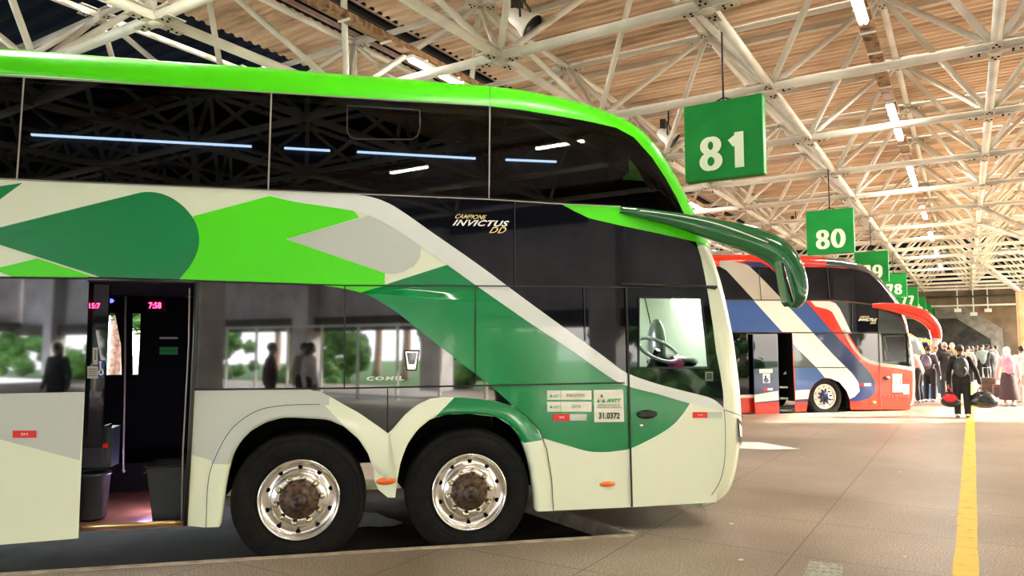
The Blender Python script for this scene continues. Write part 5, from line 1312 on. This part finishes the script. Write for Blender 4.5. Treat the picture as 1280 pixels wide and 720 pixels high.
def gp(px, py): return atz(px, py, 0)
# walker in black, seen from behind
p = gp(1204, 522)
_, H1, T1, k1 = person(p.x, p.y, 1.62, .03, 'person in black clothes and backpack walking away with a bag in each hand', arms=((.1,.02,.78),(.2,.05,.80)), step=.07, vox=.012, topc=(.008,.008,.009), botc=(.008,.008,.009))
def backpack(T, k, m, label, small=1.0, name='backpack'):
    o = T@Vector((0,-.2*k,1.2*k)); r = empty(name, o, label, 'backpack'); R = T.to_3x3(); mb = MB()
    mb.ball(o, (.15*k*small,.1*k*small,.23*k*small), m, 20, 14, R); mb.ball(o+R@Vector((0,-.08,-.08))*k, (.11*k*small,.05*k,.11*k*small), m, 16, 10, R); mb.build('bag_body', r, o)
    for s in (-1,1):
        mb = MB(); mb.path(smooth_pts([o+R@Vector((s*.09,.05,.2))*k, o+R@Vector((s*.1,.16,.27))*k, o+R@Vector((s*.11,.33,.14))*k, o+R@Vector((s*.11,.32,-.06))*k, o+R@Vector((s*.12,.1,-.16))*k],4), (.02,.008), m, 8); mb.build('strap', r, o)
    mb = MB(); mb.path(smooth_pts([o+R@Vector((-.03,0,.22))*k, o+R@Vector((0,-.02,.27))*k, o+R@Vector((.03,0,.22))*k],4), .008, m, 6); mb.build('carry_loop', r, o)
    return r
M_nyl = noisy('black_nylon', [(.012,.013,.013),(.04,.042,.04)], 8, rough=.45, bump=.2); M_pinkb = noisy('pink_nylon', [(.75,.25,.38),(.9,.4,.52)], 5, rough=.6); M_leather = noisy('brown_case', [(.05,.025,.02),(.12,.06,.045)], 5, rough=.5)
backpack(T1, k1, M_nyl, 'black backpack on the back of the walking person in black', 1.05)
def hold_bag(h, e, m, label, name='duffel_bag', band=None, cat='bag'):
    c = h+Vector((.03,0,-e[2]-.1)); r = empty(name, c, label, cat); rr = random.Random(int(e[0]*100)); mb = MB()
    nu, nv = 22, 14; vs = []
    for j in range(nv+1):
        t = PI*j/nv
        for i in range(nu):
            q = 2*PI*i/nu; ct = math.cos(t); sg = 1+.05*math.sin(5*q+j)+.03*rr.random(); bulge = 1.0+(.18 if ct < 0 else -.22*ct)
            vs.append(c+Vector((e[0]*math.sin(t)**.8*math.cos(q)*sg*bulge, e[1]*math.sin(t)**.8*math.sin(q)*sg, e[2]*ct)))
    mb.add(vs, [(j*nu+i, (j+1)*nu+i, (j+1)*nu+(i+1)%nu, j*nu+(i+1)%nu) for j in range(nv) for i in range(nu)], m, True); mb.build('bag_body', r, c)
    for s in (-1,1):
        mb = MB(); mb.path(smooth_pts([c+Vector((-e[0]*.45,s*.03,e[2]*.7)), h+Vector((0,s*.01,-.01)), c+Vector((e[0]*.45,s*.03,e[2]*.7))],6), .011, m if band is None else band, 8); mb.build('handle', r, c)
    if band: mb = MB(); mb.ball(c+Vector((0,-e[1]*.35,e[2]*.15)), (e[0]*.85,e[1]*.95,e[2]*.6), band, 18, 10); mb.build('front_pocket', r, c)
    return r
M_plastic = noisy('black_plastic_bag', [(.012,.014,.012),(.035,.04,.035)], 6, rough=.22, bump=.5, bscale=12)
hold_bag(H1[1], (.27,.2,.19), M_plastic, 'bulky shiny black bag held in the right hand of the walking person', 'plastic_sack')
M_redc = mat('red_cloth', (.75,.015,.03), .6); hold_bag(H1[0], (.17,.12,.18), M_nyl, 'black bag with red front held in the left hand of the walking person', 'handbag', M_redc)
# group by the red coach
p = gp(1150, 503); _, Hh, T2, k2 = person(p.x, p.y, 1.62, 1.2, 'person in pink-brown top stooping beside the nose of the red coach', topc=(.5,.28,.24), top='dusty_pink', lean=.35, arms=((.05,.35,1.0,1),(.05,.3,.95,1)), botc=(.02,.02,.02), skin=M_skin2, vox=.016, hair=(.25,.08,.03))
M_vio = noisy('dark_violet_bag', [(.06,.05,.09),(.16,.12,.18)], 6, rough=.6)
p = gp(1163, 502); _, _, T3, k3 = person(p.x, p.y, 1.6, -.3, 'person with dark violet backpack in the group by the red coach', topc=(.05,.045,.055), top='charcoal', vox=.016); backpack(T3, k3, M_vio, 'dark violet backpack on the person beside the red coach', 1.0)
p = gp(1172, 495); person(p.x, p.y, 1.62, 2.6, 'person in bright white shirt in the group by the red coach', topc=(.85,.85,.85), top='white', botc=(.05,.06,.1), bot='navy_trousers', vox=.016)
p = gp(1184, 500); person(p.x, p.y, 1.72, .4, 'bald person in dark coat standing left of the walker in black', topc=(.03,.022,.02), top='dark_coat', botc=(.03,.03,.03), bot='dark_trousers', hair=(.35,.2,.13), hairstyle='bald', skin=M_skin2, vox=.016)
p = gp(1193, 492); person(p.x, p.y, 1.72, 2.9, 'person with shaven head in orange top, half hidden by the walker in black', topc=(.7,.3,.12), top='orange', hair=(.4,.22,.15), hairstyle='bald', skin=M_skin2, vox=.016)
def carrier(px, py, m, label, h=.42, w_=.16):
    c = gp(px, py); c.z = .0; r = empty('carrier_bag', c, label, 'bag'); mb = MB(); q = [(-w_,-.07,0),(w_,-.07,0),(w_,.07,0),(-w_,.07,0)]; t = [(-w_*.8,-.03,h),(w_*.8,-.03,h),(w_*.8,.03,h),(-w_*.8,.03,h)]
    mb.add([c+Vector(v) for v in q+t], [(0,1,2,3)]+[(i,(i+1)%4,4+(i+1)%4,4+i) for i in range(4)]+[(4,5,6,7)], m); mb.build('bag_body', r, c)
    for s in (-1,1): mb = MB(); mb.path(smooth_pts([c+Vector((-w_*.4,s*.03,h)), c+Vector((0,s*.03,h+.14)), c+Vector((w_*.4,s*.03,h))],5), .008, m, 6); mb.build('handle', r, c)
carrier(1152, 500, M_white, 'white carrier bag on the floor by the red coach nose', .5); carrier(1159, 501, mat('blue_plastic',(.12,.3,.7),.4), 'blue carrier bag right of the white one', .45)
# figure with pink backpack at the right edge
p = gp(1262, 508); _, _, T5, k5 = person(p.x, p.y, 1.56, .15, 'person in white headscarf and pale pink top with dark skirt at the right edge', topc=(.85,.6,.62), top='pale_pink', botc=(.06,.04,.05), bot='dark_skirt', hair=(.88,.85,.82), hairstyle='scarf', skirt=True, vox=.014)
backpack(T5, k5, M_pinkb, 'pink backpack on the person in the white headscarf', 1.1)
p = gp(1274, 503); person(p.x+.12, p.y, 1.6, .3, 'person in white clothing cut by the right edge of the picture', topc=(.88,.88,.85), top='white', botc=(.75,.72,.68), bot='cream_trousers', vox=.016)
# suitcases
def suitcase(px, py, w_, h, m, label, yaw=.2, handle=.35):
    c = gp(px, py); r = empty('suitcase', c, label, 'suitcase'); R = Matrix.Rotation(yaw, 3, 'Z'); mb = MB()
    mb.box(c+Vector((0,0,.05+h/2)), (w_,.24,h), m, R); b_ = mb.build('case_body', r, c); bv = b_.modifiers.new('b','BEVEL'); bv.width = .04; bv.segments = 3
    for k in range(2): mb = MB(); mb.box(c+R@Vector((0,-.122,.05+h*(.3+.4*k))), (w_*.8,.012,.02), M_trim, R); mb.build('ridge', b_, c)
    for sx in (-1,1):
        mb = MB(); mb.lathe([(.001,-.015),(.04,-.015),(.04,.015),(.001,.015)], c+R@Vector((sx*w_*.4,0,.04)), R@Vector((1,0,0)), M_rubber, 12); mb.build('wheel', r, c)
    mb = MB(); mb.path([c+R@Vector((-w_*.25,.08,h)), c+R@Vector((-w_*.25,.08,h+handle)), c+R@Vector((w_*.25,.08,h+handle)), c+R@Vector((w_*.25,.08,h))], .012, M_silver, 8); mb.build('pull_handle', r, c)
suitcase(1236, 497, .42, .58, M_leather, 'large dark brown suitcase with raised pull handle behind the black sack'); suitcase(1250, 499, .34, .4, M_leather, 'smaller dark brown suitcase beside the headscarf wearer', -.1, .55)
suitcase(1258, 486, .3, .6, M_silver, 'silver suitcase with tall handle behind the brown cases', .1, .5)
# waiting crowd further off
cols = [((.03,.05,.03),'deep_green'),((.02,.02,.03),'ink_blue'),((.25,.3,.28),'sage'),((.05,.16,.2),'teal'),((.03,.03,.03),'soot'),((.3,.3,.32),'grey'),((.02,.08,.03),'bottle'),((.12,.1,.09),'umber'),((.4,.35,.3),'sand')]
CX = [(1217,477),(1223,474),(1230,478),(1236,475),(1241,479),(1246,474),(1227,470),(1234,469),(1212,480)]
for i, (x, y) in enumerate(CX):
    p = gp(x, y); person(p.x, p.y, 1.6+.03*(i%4), 2.2+i*.5, 'far waiting person in %s top among the crowd before the dark wall' % cols[i][1].replace('_', ' '), topc=cols[i][0], top=cols[i][1], vox=.03, hairstyle=('long','short','cap')[i%3], skin=M_skin if i % 2 else M_skin2)
# passengers behind the viewpoint, mirrored in the coach glass
refl = [(1.2,-3.2,(.07,.012,.016),'maroon'),(1.75,-2.7,(.8,.78,.85),'lilac'),(2.4,-3.6,(.6,.55,.45),'sand'),(3.6,1.2,(.7,.05,.04),'scarlet'),(4.4,.2,(.05,.45,.6),'aqua'),(-1.2,-6.4,(.03,.03,.04),'ink_blue'),(-2.3,-6.9,(.3,.45,.7),'sky'),(.3,-5.2,(.5,.2,.1),'rust')]
for i, (x, y, c, nme) in enumerate(refl):
    person(x, y, 1.66, -.8+i*.4, 'person in %s top behind the viewpoint' % nme, topc=c, top=nme, vox=.03, hairstyle=('short','long')[i%2])

# ================================================================== light
w = bpy.data.worlds.new('world'); scn.world = w; w.use_nodes = True; nt = w.node_tree; bgn = nt.nodes['Background']
sk = nt.nodes.new('ShaderNodeTexSky'); sk.sky_type = 'NISHITA'; sk.sun_disc = False; sk.sun_elevation = math.radians(25); sk.sun_rotation = math.radians(60); sk.air_density = 1.2; sk.dust_density = 3
mixn = nt.nodes.new('ShaderNodeMixRGB'); mixn.inputs[0].default_value = .55; mixn.inputs[2].default_value = (5,5.1,5.2,1)
nt.links.new(sk.outputs[0], mixn.inputs[1]); nt.links.new(mixn.outputs[0], bgn.inputs['Color']); bgn.inputs['Strength'].default_value = .9
sl = bpy.data.lights.new('sun', 'SUN'); sl.energy = 7; sl.angle = math.radians(1.2); sl.color = (1,.93,.8); so_ = bpy.data.objects.new('sun', sl); COL.objects.link(so_)
sa, se = math.radians(60), math.radians(25)
sd = Vector((math.sin(sa)*math.cos(se), math.cos(sa)*math.cos(se), math.sin(se)))
so_.rotation_euler = sd.to_track_quat('Z', 'Y').to_euler(); so_.location = (30, 20, 30)

vs_ = scn.view_settings; vs_.view_transform = 'Standard'; vs_.look = 'None'; vs_.gamma = 1; vs_.use_curve_mapping = False; vs_.exposure = 2.0
scn.cycles.max_bounces = 8; scn.cycles.diffuse_bounces = 4; scn.cycles.glossy_bounces = 4; scn.cycles.transmission_bounces = 6; scn.cycles.caustics_reflective = False; scn.cycles.caustics_refractive = False
scn.cycles.use_denoising = True; scn.cycles.sample_clamp_indirect = 6
